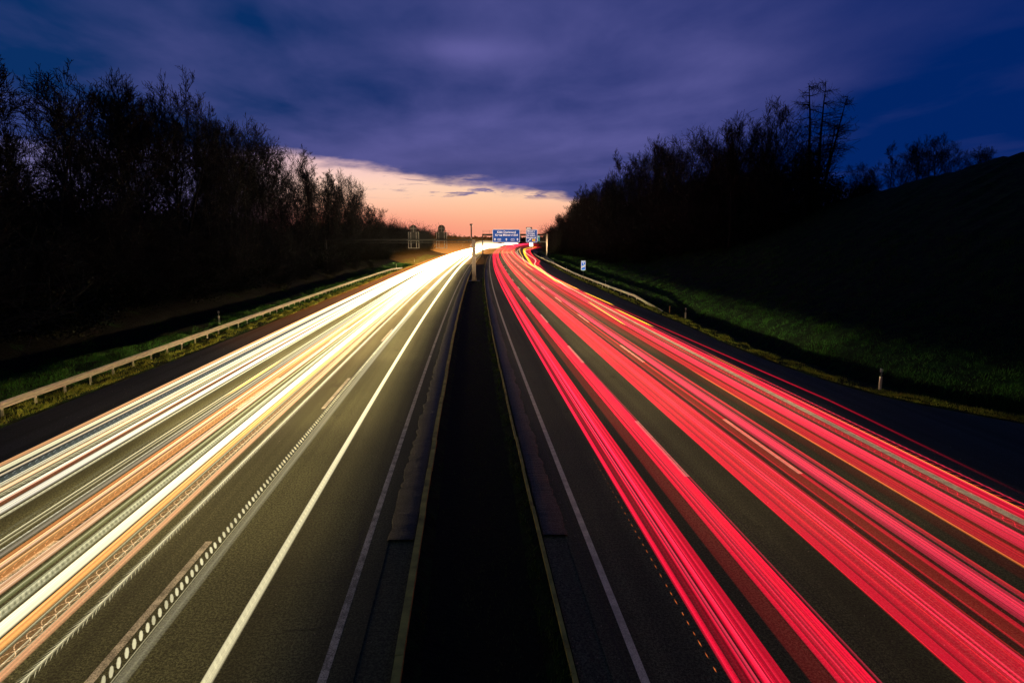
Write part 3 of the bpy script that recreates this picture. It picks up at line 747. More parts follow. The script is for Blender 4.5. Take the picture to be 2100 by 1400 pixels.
SHRUB = variant(BEECH, seg=[3, 5, 3, 2], kids=[22, 9, 6], wob=[.1, .15, .2, .25], trop=[.05, .12, .06, .03], taper=[.5, .3, .4, .6], rmin=.016,
                **{'from': [.02, .15, .15]}, ang=[(10, 62), (25, 55), (25, 60)], len=[(.75, 1.15), (.3, .5), (.4, .65)], shrink=[.1, .3, .3], rad=[(.3, .5), (.45, .6), (.5, .8)])
def make_tree(name, cfg, H, rad, seed):
    r = random.Random(seed); sg = [Segs(), Segs()]
    grow(sg, r, np.array([0, 0, -.6]), norm(np.array([r.gauss(0, .04), r.gauss(0, .04), 1.0])), H, rad, 0, cfg)
    root = empty(name)
    V, F = sg[0].mesh(8); fast_obj('trunk', V, F, M_BARK, root, True)
    V, F = sg[1].mesh(3); fast_obj('crown', V, F, M_BARKR, root)
    return root
def leaves(n, fn, size, r_):
    """n leaf quads around points given by fn"""
    c = fn(n); a = r_.normal(0, 1, (n, 3)); a /= np.linalg.norm(a, axis=1, keepdims=True)
    b = r_.normal(0, 1, (n, 3)); b -= a * (a * b).sum(1, keepdims=True); b /= np.linalg.norm(b, axis=1, keepdims=True)
    s = (size * r_.uniform(.5, 1.4, n))[:, None]
    V = np.stack([c - a * s, c + b * s * .6, c + a * s, c - b * s * .6], 1).reshape(-1, 3)
    return V, np.arange(4 * n).reshape(-1, 4)
def make_bush(seed, H, W):
    r = random.Random(seed); r_ = np.random.default_rng(seed); sg = [Segs(), Segs()]
    grow(sg, r, np.array([0, 0, -.3]), np.array([0, 0, 1.]), 2.0, .09, 0, variant(SHRUB, len=[(H * .38, H * .62), (.3, .5), (.4, .65)]))
    root = empty('bush'); A = Segs(); A.a = sg[0].a + sg[1].a; A.b = sg[0].b + sg[1].b; A.ra = sg[0].ra + sg[1].ra; A.rb = sg[0].rb + sg[1].rb
    V, F = A.mesh(3); fast_obj('branches', V, F, M_BARKR, root)
    cl = r_.uniform(-1, 1, (46, 3)) * [W * .8, W * .8, H * .42] + [0, 0, H * .42]
    cl[:, 2] *= np.clip(1.15 - (np.hypot(cl[:, 0], cl[:, 1]) / W) ** 2 * .6, .3, 1.1)
    def fn(n): return cl[r_.integers(0, len(cl), n)] + r_.normal(0, 1, (n, 3)) * [.42, .42, .34] * (H / 5)
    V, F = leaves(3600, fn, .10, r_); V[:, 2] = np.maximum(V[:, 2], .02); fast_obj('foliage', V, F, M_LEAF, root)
    return root
# the twin tall survivors on the hill: bare lower trunk, ragged arms in the top half
def make_survivor(seed, H, stems, droop):
    r = random.Random(seed); T = Segs(); B = Segs()
    for k in range(stems):
        p = np.array([k * .25, 0, -.6]); d = norm(np.array([.02 + .05 * k + r.gauss(0, .02), r.gauss(0, .03), 1.0])); n = 14; Lh = H * (1 - .10 * k) if k < 2 else H * .72; rad = .26 - .04 * k
        for i in range(n):
            d = norm(d + rvec(r) * .025 + np.array([.002, 0, .05])); q = p + d * Lh / n; r0 = rad * (1 - i / n) + .03; r1 = rad * (1 - (i + 1) / n) + .03
            T.add(p, q, r0, r1)
            f = (i + 1) / n
            if f > .30:
                for _ in range(r.randint(3, 5) if f > .5 else 1):
                    ang = r.uniform(0, 2 * math.pi); out = np.array([math.cos(ang), math.sin(ang), r.uniform(-.1, .45)]); L = (1.0 - .6 * abs(f - .68) / .4) * r.uniform(1.0, 2.7) * (1 if f < .93 else .6)
                    pp = p + (q - p) * r.random(); dd = norm(out); br = .062; m_ = 5
                    for j in range(m_):
                        dd = norm(dd + rvec(r) * .12 + np.array([0, 0, droop * (1 if j < 3 else -1.6)])); qq = pp + dd * L / m_
                        B.add(pp, qq, max(.016, br * (1 - j / m_)), max(.014, br * (1 - (j + 1) / m_)))
                        for _k in range(3):
                            tw = norm(dd * .6 + rvec(r) * .6 + np.array([0, 0, droop * 2])); tl = r.uniform(.25, .7); q2 = qq + tw * tl; B.add(qq, q2, .018, .013)
                            if r.random() < .6: B.add(q2, q2 + norm(tw + rvec(r) * .5) * tl * .7, .015, .012)
                        pp = qq
            p = q
    root = empty('tree'); V, F = T.mesh(8); fast_obj('trunk', V, F, M_BARK, root, True); V, F = B.mesh(3); fast_obj('crown', V, F, M_BARKR, root)
    return root

protos = [make_tree('tree', BEECH, 20, .26, 11), make_tree('tree', FORK, 17, .30, 22), make_tree('tree', OAK, 17, .30, 33), make_tree('tree', SLIM, 20, .20, 44), make_tree('tree', BEECH, 20, .24, 55), make_tree('tree', FORK, 17, .26, 66), make_tree('tree', SLIM, 19, .2, 77)]
pH = [20.5, 20.5, 20, 20, 20, 20.5, 19]
def real_h(root): return max(max(v.co.z for v in ch.data.vertices) for ch in root.children)
pH = [real_h(p) for p in protos]
bprotos = [make_bush(101, 5, 2.6), make_bush(202, 4.2, 2.4), make_bush(303, 6, 2.4)]
bH = [5, 4.2, 6]
used = set()
def place(protos_, k, s, u, scale, rz, label, cat, group, squash=1.0):
    p = protos_[k]
    if id(p) in used: o = copy_tree(p)
    else: o = p; used.add(id(p))
    g_ = float(gz(np.array([s]), np.array([u]))[0])
    o.location = tuple(P(s, u, g_)); o.scale = (scale * squash, scale * squash, scale); o.rotation_euler = (0, 0, rz)
    tag(o, label, cat, group); return o
tr = random.Random(2024)
LEFT_TOP = [(20, 17.5), (40, 18.5), (50, 20), (62, 21.5), (70, 22.6), (82, 21.6), (95, 23.2), (112, 23.3), (125, 20.5), (142, 21), (155, 18.5), (170, 15.5), (185, 14), (205, 12.8), (240, 12.4), (300, 11.5), (360, 10.5), (430, 10)]
RIGHT_TOP = [(60, 22), (70, 22.5), (80, 24.6), (95, 24), (105, 25), (118, 25.4), (132, 27.2), (145, 28.6), (160, 27), (180, 26.5), (200, 26), (225, 24.5), (260, 20), (300, 16), (360, 14)]
def wood(side, rows, tab, lab_front, lab_back, g1, g2):
    for ri, (u0, s0, s1, st, hf, du) in enumerate(rows):
        s = s0
        while s < s1:
            u = u0 + tr.uniform(-du, du) * 1.0
            ss = s + tr.uniform(-1, 1)
            top = float(lerp(ss, tab)) * hf + tr.uniform(-1.8, .8)
            g_ = float(gz(ss, side * abs(u))); k = tr.randrange(len(protos)); sc_ = max(.22, (top - g_) / pH[k])
            place(protos, k, ss, side * abs(u), sc_, tr.uniform(0, 6.28), lab_front if ri == 0 else lab_back, 'tree', g1 if ri == 0 else g2, min(1.3, .66 + .22 / max(sc_, .4)))
            s += st * tr.uniform(.75, 1.3)
wood(-1, [(28.5, 34, 240, 5.2, 1.0, 1.6), (35, 30, 270, 7.5, .99, 2), (43, 30, 300, 11.0, .85, 3)], LEFT_TOP,
     'leafless tree in the front row of the dark wood left of the motorway', 'leafless tree standing deeper in the dark wood left of the motorway', 'front row of the left wood', 'inner trees of the left wood')
wood(1, [(36.5, 86, 300, 6.0, 1.0, 2.0), (44, 95, 330, 11, 1.03, 2.5), (31, 150, 320, 8, .80, 1.2)], RIGHT_TOP,
     'leafless tree in the front row of the wood on the right embankment', 'leafless tree standing deeper in the wood on the right embankment', 'front row of the right wood', 'inner trees of the right wood')
for s_, u_, k_, top_ in ((65.5, -29.2, 0, 23.6), (69, -33, 2, 22.6), (61, -31.5, 4, 22.0), (74, -30.5, 5, 23.0)):
    place(protos, k_, s_, u_, (top_ - float(gz(s_, u_))) / pH[k_], s_, 'leafless tree in the front row of the dark wood left of the motorway', 'tree', 'front row of the left wood', 1.0)
# the big broad tree just left of the two tall ones
place(protos, 4, 84, 40.0, (26.0 - float(gz(84, 40.0))) / pH[4], 1.1, 'big spreading leafless tree just left of the two tallest trees on the right hill', 'tree', None, .95)
place(protos, 3, 88, 38.5, (24.3 - float(gz(88, 38.5))) / pH[3], 2.1, 'narrow leafless tree at the left shoulder of the big spreading tree', 'tree', None, .8)
a1 = make_survivor(5, 14.2, 1, -.10); k_ = (27.9 - float(gz(86, 45.5))) / real_h(a1); a1.scale = (k_, k_, k_); a1.location = tuple(P(86, 45.5, float(gz(86, 45.5)))); tag(a1, 'tall thin tree with drooping ragged branches, left of the tallest on the right hill', 'tree')
a2 = make_survivor(9, 15.6, 3, -.01); k_ = (28.6 - float(gz(86, 47.2))) / real_h(a2); a2.scale = (k_, k_, k_); a2.location = tuple(P(86, 47.2, float(gz(86, 47.2)))); tag(a2, 'tallest leafless tree on the right hill, several bare stems leaning right', 'tree')
# small trees beyond the crest of the right hill
for i, (s, u, top, k) in enumerate([(94, 57.5, 18.6, 2), (93, 59.5, 18.2, 0), (92.5, 58.6, 17.2, 5), (91.5, 61, 21.2, 3), (91, 61.8, 19.5, 1), (91, 62.7, 21.0, 5), (90, 63.8, 21.8, 0), (89.2, 64.6, 20.6, 2), (88.5, 65.4, 22.0, 4), (88.5, 66.6, 20.8, 1), (87.8, 68.2, 19.8, 5), (87, 69.6, 20.2, 2), (86, 70.7, 19.8, 0)]):
    g_ = float(gz(s, u)); place(protos, k, s, u, (top - g_) / pH[k], i * 1.3, 'small leafless tree on the skyline beyond the bare right hill', 'tree', 'skyline trees beyond the right hill', 1.1)
# undergrowth
def bushes(side, spec, lab, grp):
    for (u0, s0, s1, st, sc0, sc1) in spec:
        s = s0
        while s < s1:
            k = tr.randrange(3); place(bprotos, k, s, side * (u0 + tr.uniform(-1.4, 1.4)), tr.uniform(sc0, sc1), tr.uniform(0, 6.28), lab, 'bush', grp, 1.15); s += st * tr.uniform(.7, 1.3)
bushes(-1, [(27.0, 26, 300, 4.6, .55, 1.05), (31.5, 28, 340, 5.0, .7, 1.15), (37.5, 30, 400, 6.5, .8, 1.3)], 'dark bush in the undergrowth along the left wood', 'undergrowth of the left wood')
bushes(1, [(30.5, 112, 330, 5.5, .5, 1.0), (35, 88, 360, 5.2, .8, 1.4), (40.5, 84, 380, 6.0, 1.0, 1.7), (47, 88, 300, 7, 1.0, 1.5)], 'dark bush in the undergrowth of the right embankment', 'undergrowth of the right wood')
bushes(1, [(51, 84, 98, 3.2, .3, .5), (57, 88, 98, 3.0, .3, .5), (63, 86, 94, 3, .3, .5), (69, 84, 90, 3, .25, .45)], 'low dark bush on the crest of the right hill', 'bushes on the right hill crest')
# lit-up scraps of shrub at the foot of the left wood
bushes(-1, [(23.5, 70, 140, 13, .22, .42)], 'low shrub on the grass slope behind the left guard rail', 'shrubs behind the left guard rail')
# far woods that read as one mass
def mass(name, label, n, s0, s1, u0, u1, topf, size, seed, pw=.8):
    r_ = np.random.default_rng(seed)
    nc = n // 90; cs = r_.uniform(s0, s1, nc); cu = r_.uniform(u0, u1, nc); cg = gz(cs, cu); ct = np.array([topf(x) for x in cs]) * r_.uniform(.72, 1.04, nc)
    cz = cg + (ct - cg) * r_.random(nc) ** pw; cp = P(cs, cu, 0.0); cp[:, 2] = cz
    def fn(k):
        i = r_.integers(0, nc, k); return cp[i] + r_.normal(0, 1, (k, 3)) * [1.1, 1.1, .8]
    V, F = leaves(n, fn, size, r_); o = fast_obj(name, V, F, M_LEAF); o['kind'] = 'stuff'; o['label'] = label
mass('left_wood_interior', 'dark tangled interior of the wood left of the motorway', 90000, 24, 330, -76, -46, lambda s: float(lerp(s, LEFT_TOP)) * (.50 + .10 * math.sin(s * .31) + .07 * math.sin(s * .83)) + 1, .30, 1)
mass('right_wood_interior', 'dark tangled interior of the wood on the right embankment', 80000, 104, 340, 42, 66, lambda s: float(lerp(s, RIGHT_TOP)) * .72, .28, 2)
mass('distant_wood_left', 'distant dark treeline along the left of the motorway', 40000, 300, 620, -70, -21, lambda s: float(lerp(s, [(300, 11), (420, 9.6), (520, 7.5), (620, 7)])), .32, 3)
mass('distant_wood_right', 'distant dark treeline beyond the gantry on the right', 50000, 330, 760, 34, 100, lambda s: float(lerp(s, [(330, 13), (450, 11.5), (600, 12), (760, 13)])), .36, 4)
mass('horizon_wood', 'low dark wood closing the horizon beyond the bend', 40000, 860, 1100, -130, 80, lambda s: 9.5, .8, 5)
#==TRAILS==
# ------------------------------------------------------------------ light trails: the lamps' paths, at lamp height above their lanes
WHITE = (1.0, .93, .70); CREAM = (.95, .86, .52); GREYG = (.40, .43, .30); ORANGE = (1.0, .34, .09); PEACH = (1.0, .50, .21); PALE = (.70, .76, .52)
RED = (1.0, .003, .040); PINK = (1.0, .040, .095); DRED = (.42, .006, .018); WARM = (1.0, .66, .30); YEL = (1.0, .62, .02)
K_DOWN, K_SIDE = 4.0, 130.0
TR_S = np.concatenate([np.arange(-14, 60, 2.5), np.arange(60, 200, 6), np.arange(200, 780, 14)])
def lin(*tab): return lambda s: float(lerp(s, tab))
G_WHITE = lin((-20, .80), (14, .95), (22, 1.5), (35, 2.3), (60, 2.8), (100, 4.5), (160, 6), (800, 8))
G_RED = lin((-20, .6), (10, .80), (15, 1.05), (24, 1.4), (50, 1.5), (110, 1.4), (230, 1.3), (800, 1.3))
W_GROW = lin((-20, 1), (30, 1), (70, 1.5), (150, 2.6), (400, 7), (800, 14))  # streaks widen with distance, imitating lens bloom
W_RED = lin((-20, 1), (40, 1), (150, 1.15), (400, 2.2), (800, 4))
WOB = random.Random(77)
def trail(label, u, width, col, gain, z=.65, soft=1.0, streak=.6, s0=None, s1=None, ramp=G_WHITE, grow=W_GROW, height=.05, ufun=None, group=None, name='light_trail', parent=None, cat='light trail', fade=6.0, zf=None):
    S = TR_S
    if s0 is not None or s1 is not None:
        a = s0 if s0 is not None else S[0]; b = s1 if s1 is not None else S[-1]
        S = np.unique(np.concatenate([[a, b, min(a + fade, (a + b) / 2), max(b - fade, (a + b) / 2)], S[(S > a) & (S < b)], np.linspace(a, b, 5)]))
    n = 14; V = []; tint = []; un = []; lane = []; soft_ = []
    ph = WOB.uniform(0, 6); wam = .05
    for s in S:
        uu = ufun(s) if ufun else u
        uu += wam * math.sin(s / 23 + ph) * min(1, max(0, (s - 20) / 50))
        gr = grow(s); hw = width / 2 * gr; hh = min(height * gr, .5); zc = (zf(s) if zf else z) + (hh - height) * .5
        gk = ramp(s) * gain
        if s0 is not None: gk *= min(1, (s - s0) / fade + .02)
        if s1 is not None: gk *= min(1, (s1 - s) / fade + .02)
        for k in range(n):
            q = 2 * math.pi * k / n; cx, cz = math.cos(q), math.sin(q)
            ex = math.copysign(abs(cx) ** .75, cx); ez = math.copysign(abs(cz) ** .75, cz)
            V.append(tuple(P(s, uu + hw * ex, zc + hh * ez)))
            tint.append((*[c * gk for c in col], 1)); lane.append((hw * ex / gr + u * 1.7 + 3, s, streak, 1)); soft_.append(soft)
    F = []
    for j in range(len(S) - 1):
        for k in range(n): F.append((j * n + k, (j + 1) * n + k, (j + 1) * n + (k + 1) % n, j * n + (k + 1) % n))
    F.append(tuple(range(n))); F.append(tuple((len(S) - 1) * n + k for k in range(n - 1, -1, -1)))
    o = mesh_obj(name, V, F, M_GLOW, parent, True, dict(tint=('FLOAT_COLOR', tint), lane=('FLOAT_COLOR', lane), soft=('FLOAT', soft_)))
    if not parent: tag(o, label, cat, group)
    return o
def beads(label, u, kind, col, gain, pitch, z=.66, s0=5.0, s1=60.0, wd=.2, group=None, name='flicker_trail'):
    """the separate strokes that a pulsing lamp leaves along its path"""
    V = []; F = []; tint = []; s = s0; i = 0; r_ = random.Random(int(abs(u) * 1000))
    def spindle(a, b, r0):
        if r0 > .03: return blob(a, b, r0)
        thin(a, b, r0)
    def blob(a, b, r0):
        a, b = np.array(a), np.array(b); t = b - a; t = t / (np.linalg.norm(t) + 1e-9); e1 = np.cross(t, [0, 0, 1]); e1 /= np.linalg.norm(e1) + 1e-9; e2 = np.cross(t, e1); k0 = len(V)
        V.append(tuple(a)); V.append(tuple(b))
        for f_ in (.14, .5, .86):
            rr = r0 * 2 * math.sqrt(f_ * (1 - f_))
            for q in range(6): V.append(tuple(a + (b - a) * f_ + rr * (math.cos(q * math.pi / 3) * e1 + .5 * math.sin(q * math.pi / 3) * e2)))
        for q in range(6):
            n_ = (q + 1) % 6; F.append((k0, k0 + 2 + q, k0 + 2 + n_)); F.append((k0 + 1, k0 + 14 + n_, k0 + 14 + q))
            for w_ in (2, 8): F.append((k0 + w_ + q, k0 + w_ + 6 + q, k0 + w_ + 6 + n_, k0 + w_ + n_))
        g_ = 1.65 * r_.uniform(.7, 1.15) * gain * (.75 + .6 * sm(s, 10, 50)) * (1 - .8 * sm(s, s1 - 15, s1)); tint.extend([(*[c * float(g_) for c in col], 1)] * 20)
    def thin(a, b, r0):
        nonlocal V, F
        a, b = np.array(a), np.array(b); m_ = (a + b) / 2; t = b - a; t = t / (np.linalg.norm(t) + 1e-9); e1 = np.cross(t, [0, 0, 1]); e1 /= np.linalg.norm(e1) + 1e-9; e2 = np.cross(t, e1); k0 = len(V)
        V.append(tuple(a)); V.append(tuple(b))
        for q in range(6): V.append(tuple(m_ + r0 * (math.cos(q * math.pi / 3) * e1 + .5 * math.sin(q * math.pi / 3) * e2)))
        for q in range(6): F.append((k0, k0 + 2 + q, k0 + 2 + (q + 1) % 6)); F.append((k0 + 1, k0 + 2 + (q + 1) % 6, k0 + 2 + q))
        g_ = 1.65 * r_.uniform(.7, 1.15) * gain * (.75 + .6 * sm(s, 10, 50)) * (1 - .8 * sm(s, s1 - 15, s1)); tint.extend([(*[c * float(g_) for c in col], 1)] * 8)
    while s < s1:
        j = 1 + r_.uniform(-.25, .25)
        if kind == 'ellipse': spindle(P(s, u + wd * .30, z), P(s + pitch * 1.35, u - wd * .34, z), wd * .145)
        elif kind == 'feather':
            spindle(P(s, u - wd * .5 * j, z), P(s + pitch * 2.6, u + .02, z), .009); spindle(P(s - pitch * .9, u + wd * .42 * j, z), P(s + pitch * 1.2, u - .01, z), .007)
        elif kind == 'comb': spindle(P(s, u - wd * .5, z), P(s + pitch * .5, u + wd * .5, z), .016)
        elif kind == 'coil':
            for q in range(4):
                a0, a1 = q / 4 * math.pi, (q + 1) / 4 * math.pi
                spindle(P(s + pitch * (1 - math.sin(a0)) * 1.0, u - wd * .5 * math.cos(a0), z), P(s + pitch * (1 - math.sin(a1)) * 1.0, u - wd * .5 * math.cos(a1), z), .013)
        elif kind == 'chain':
            for q in range(6):
                a0, a1 = q / 6 * 2 * math.pi, (q + 1.35) / 6 * 2 * math.pi
                for sg_ in (-1, 1): spindle(P(s + pitch * q / 6, u + sg_ * wd * .42 * math.sin(a0 / 2), z), P(s + pitch * (q + 1.35) / 6, u + sg_ * wd * .42 * math.sin(a1 / 2), z), .014)
        elif kind == 'whisker':
            spindle(P(s, u - wd * .5, z), P(s - pitch * .8, u + wd * .15, z), .018); spindle(P(s - pitch * .8, u + wd * .15, z), P(s - pitch * 1.0, u + wd * .5, z), .014); spindle(P(s - pitch * .8, u + wd * .15, z), P(s + pitch * .3, u + wd * .45, z), .012)
        elif kind == 'dash': spindle(P(s, u, z), P(s + pitch * r_.uniform(.45, .75), u, z), .010)
        elif kind == 'dot': spindle(P(s, u - wd * .2, z), P(s + pitch * .35, u + wd * .2, z), .018)
        s += pitch * (1 + max(0, s - 30) / 60) * r_.uniform(.86, 1.14); i += 1
    n = len(V); o = mesh_obj(name, V, F, M_GLOW, None, True, dict(tint=('FLOAT_COLOR', tint), lane=('FLOAT_COLOR', [(0, 0, 0, 1)] * n), soft=('FLOAT', [.5] * n)))
    tag(o, label, 'light trail', group); return o
# added strip lamps, unseen from above: passing headlights' throw on tarmac and verges
def beam_lamp(sa, sb, u, z, width, power, col, kind, spread=180):
    ld = bpy.data.lights.new('headlight_standin', 'AREA'); ld.shape = 'RECTANGLE'; ld.size = width; ld.size_y = float(sb - sa)
    ld.energy = power * (sb - sa) * width; ld.color = col; ld.spread = R(spread)
    o = bpy.data.objects.new('headlight_standin', ld); C.objects.link(o); sm_ = (sa + sb) / 2
    a, b = Vector(P(sa, u, z)), Vector(P(sb, u, z)); y = (b - a).normalized(); o.location = (a + b) / 2
    up = Vector((0, 0, 1)); right = y.cross(up).normalized()
    zax = up if kind == 'down' else (right if kind == 'left' else -right)
    xax = y.cross(zax).normalized(); m_ = __import__('mathutils').Matrix((xax, y, zax)).transposed(); o.rotation_euler = m_.to_euler()
    return o
LS = [-12, 4, 14, 24, 38, 60, 90, 140, 220, 360]
D_L = lin((0, .42), (12, .72), (20, 1.15), (35, 2.3), (60, 3.6), (100, 4.6), (360, 5.5))
D_R = lin((0, .16), (12, .26), (20, .48), (35, .85), (60, 1.1), (100, 1.2), (360, 1.6))
for a, b in zip(LS[:-1], LS[1:]):
    c = (a + b) / 2
    for u, k, w_ in ((-12.0, .8, 3.2), (-8.6, 1.0, 3.4), (-5.3, .75, 2.6)): beam_lamp(a, b, u, 1.0, w_, K_DOWN * k * D_L(c), (1, .68, .27), 'down')
    for u, k, w_ in ((5.6, .26, 2.2), (8.3, .8, 2.6), (11.2, .8, 2.6), (14.2, 2.6, .5), (2.9, .35, .5)): beam_lamp(a, b, u, 1.0, w_, K_DOWN * k * D_R(c), (1, .66, .30), 'down')  # the two narrowest strips are added to brighten the white edge lines
    beam_lamp(a, b, -7.5, .42, .12, K_SIDE * float(lerp(c, [(0, .08), (12, .16), (25, .34), (45, .6), (90, .8), (150, 1.0), (360, 1.2)])), (1, .66, .32), 'left', 11)
    beam_lamp(a, b, 8.0, .55, .12, K_SIDE * float(lerp(c, [(0, .02), (12, .04), (22, .05), (34, .13), (45, .33), (60, .32), (100, .34), (150, .36), (360, .36)])), (1, .78, .36), 'right', 8)
# forward beams of the traffic driving away: they catch the gantry columns and the backs of nothing else
def forward_lamp(s, u, target, power, size=.6, spread=30):
    ld = bpy.data.lights.new('headlight_standin', 'AREA'); ld.shape = 'DISK'; ld.size = size; ld.energy = power; ld.color = (1, .74, .42); ld.spread = R(spread)
    o = bpy.data.objects.new('headlight_standin', ld); C.objects.link(o); o.location = tuple(P(s, u, .66))
    dv = Vector(target) - o.location; o.rotation_euler = dv.to_track_quat('-Z', 'Y').to_euler(); return o
forward_lamp(84, 3.4, P(110, -.1, 4.2), 42, .4, 17)
forward_lamp(196, 15.5, P(226, 23.1, 5.0), 170, .5, 14)
# ---- headlight side, from the verge inward
T = trail
T('orange headlight streak at the outer left edge of the traffic', -13.76, .20, PEACH, .62, soft=.9, streak=.5)
T('pale yellow-white streak just inside the outermost orange one', -13.48, .24, CREAM, .72, streak=.45)
T('thin white line above the blue-grey coiled streak', -13.10, .035, WHITE, .5, streak=0)
beads('blue-grey coil of arcs in the outer left lane', -12.90, 'coil', (.34, .38, .38), .60, .30, wd=.24, s0=8, s1=90)
T('dull grey band underlying the coiled streak', -12.88, .26, (.09, .11, .09), .5, streak=.4)
T('soft whitish band inside the coiled streak', -12.64, .16, CREAM, .40, streak=.9)
T('bright orange-white streak along the middle of the outer left lane', -12.36, .17, (1.0, .66, .36), 1.0, soft=1.4, streak=.4)
beads('row of short whiskers beside the orange-white streak', -12.13, 'comb', CREAM, .45, .26, wd=.22, s0=8, s1=70)
T('narrow white streak with a thin red line beside it', -11.90, .15, WHITE, .85, soft=1.1, streak=.5)
T('thin orange-red line in the outer left lane', -11.79, .022, (1, .16, .05), .9, streak=0)
T('maroon strip between two white streaks', -11.70, .13, (.20, .018, .010), .60, streak=.3, ramp=G_RED)
T('broad pinkish-white streak at the inner side of the outer left lane', -11.46, .30, (.92, .84, .66), .74, streak=.5)
beads('dotted olive edge of the broad pinkish-white streak', -11.20, 'dot', PALE, .50, .22, wd=.14, s0=8, s1=60)
T('thin cream line bounding the outer left traffic', -11.10, .02, CREAM, .6, streak=0)
beads('faint white whiskers on the dark strip between the two busy left lanes', -10.47, 'feather', (.55, .58, .42), .26, .27, wd=.34, s0=8, s1=60)
T('first of a pair of thin white lines in the middle of the left carriageway', -10.30, .028, CREAM, 1.1, streak=0, soft=.8)
T('second of a pair of thin white lines in the middle of the left carriageway', -10.16, .022, CREAM, .8, streak=0, soft=.8)
beads('line of small pale dots beside the pair of thin white lines', -10.02, 'dot', PALE, .35, .25, wd=.14, s0=8, s1=50)
T('pale pinkish streak left of the broad orange band', -9.84, .12, (.70, .60, .45), .38, streak=.6)
T('broad brownish-orange band in the middle left lane', -9.58, .30, (1.0, .33, .09), .62, streak=.9)
T('bright orange edge of the brownish-orange band', -9.34, .07, (1.0, .50, .18), 1.0, soft=1.2, streak=.2)
beads('orange curled ribs beside the bright orange edge', -9.18, 'coil', (1, .42, .15), .50, .30, wd=.24, s0=7, s1=60)
T('dim orange base under the curled ribs', -9.20, .22, (.9, .33, .09), .55, streak=.6)
T('pinkish-orange band in the middle left lane', -8.90, .25, (1.0, .46, .22), .70, soft=.8, streak=.5)
T('greenish hair-thin lines beside the pinkish-orange band', -8.60, .14, (.40, .46, .18), .35, streak=1.0)
T('pale beaded band left of the brightest streak', -8.32, .24, (.62, .62, .38), .50, streak=.7)
beads('string of pale blots inside the beaded band', -8.32, 'ellipse', CREAM, .22, .16, wd=.22, s0=7, s1=40)
T('brightest yellow-white streak of the left carriageway', -7.99, .30, (1.0, .88, .56), 1.35, soft=1.3, streak=.25)
T('vivid orange streak beside the brightest one', -7.68, .22, (1.0, .42, .11), 1.1, soft=.9, streak=.6)
beads('orange chain of links beside the vivid orange streak', -7.36, 'chain', (1.0, .62, .30), .55, .34, wd=.26, s0=6.5, s1=60)
T('dim brown band carrying the chain of links', -7.36, .24, (.42, .17, .06), .38, streak=.5)
T('pinkish-orange inner edge of the busy left traffic', -7.13, .17, (1.0, .46, .22), .72, soft=.8, streak=.4)
T('slender white core of the feathered trail', -6.71, .045, CREAM, .75, streak=0, soft=1)
beads('white feathered trail between the orange traffic and the open lane', -6.72, 'feather', CREAM, .50, .135, wd=.26, s0=6, s1=50)
T('soft pale band of the feathered trail', -6.70, .20, (.6, .5, .3), .30, streak=.3, soft=1.5, s0=10)
beads('row of cream ellipses running along the dashed line', -5.52, 'ellipse', CREAM, .62, .235, wd=.24, s0=6, s1=60)
T('solid cream trail where the ellipses run together', -5.50, .16, CREAM, .6, s0=30, soft=1.2, streak=.1, fade=30)
T('grey soft band right of the row of ellipses', -5.26, .20, (.36, .33, .22), .42, soft=.9, streak=.5)
T('hair-thin cream line between ellipses and grey band', -5.37, .016, CREAM, .6, streak=0)
T('lone bright white trail in the inner left lane', -3.96, .19, (1.0, .88, .52), .78, soft=2.0, streak=.25)
beads('slanted pulses along the lone bright white trail', -3.98, 'ellipse', CREAM, .12, .20, wd=.20, s0=6, s1=30)
# added wide bands further out, painting the bloom that fills the gaps
for u, w_, g_, lab in ((-12.0, .9, .30, 'outer'), (-9.6, .9, .26, 'middle'), (-8.2, .8, .30, 'inner')):
    T(f'wide painted bloom band far along the {lab} busy left lane', u, w_, WHITE, g_, s0=55, fade=60, soft=1.0, streak=.5)
# turn signals
hr = random.Random(31)
for a_, b_, n_ in ((-13.7, -11.1, 12), (-9.9, -7.1, 14)):
    for i_ in range(n_):
        T('hair-thin pale line among the busy headlight streaks', hr.uniform(a_, b_), hr.uniform(.012, .035), hr.choice([CREAM, WHITE, PEACH, CREAM]), hr.uniform(.35, .9), z=hr.uniform(.55, .8), streak=0, soft=.8, group='hair-thin headlight lines')
T('short yellow-orange blinker flash low in the middle of the left traffic', -10.27, .13, (1.0, .42, .02), 2.2, s0=26.3, s1=34.5, fade=3, streak=0, soft=1.2, ramp=G_RED)
T('shorter orange blinker flash further up the left traffic', -11.2, .20, (1.0, .35, .03), 2.4, s0=51.5, s1=61, fade=3, streak=0, soft=1.2, ramp=G_RED)
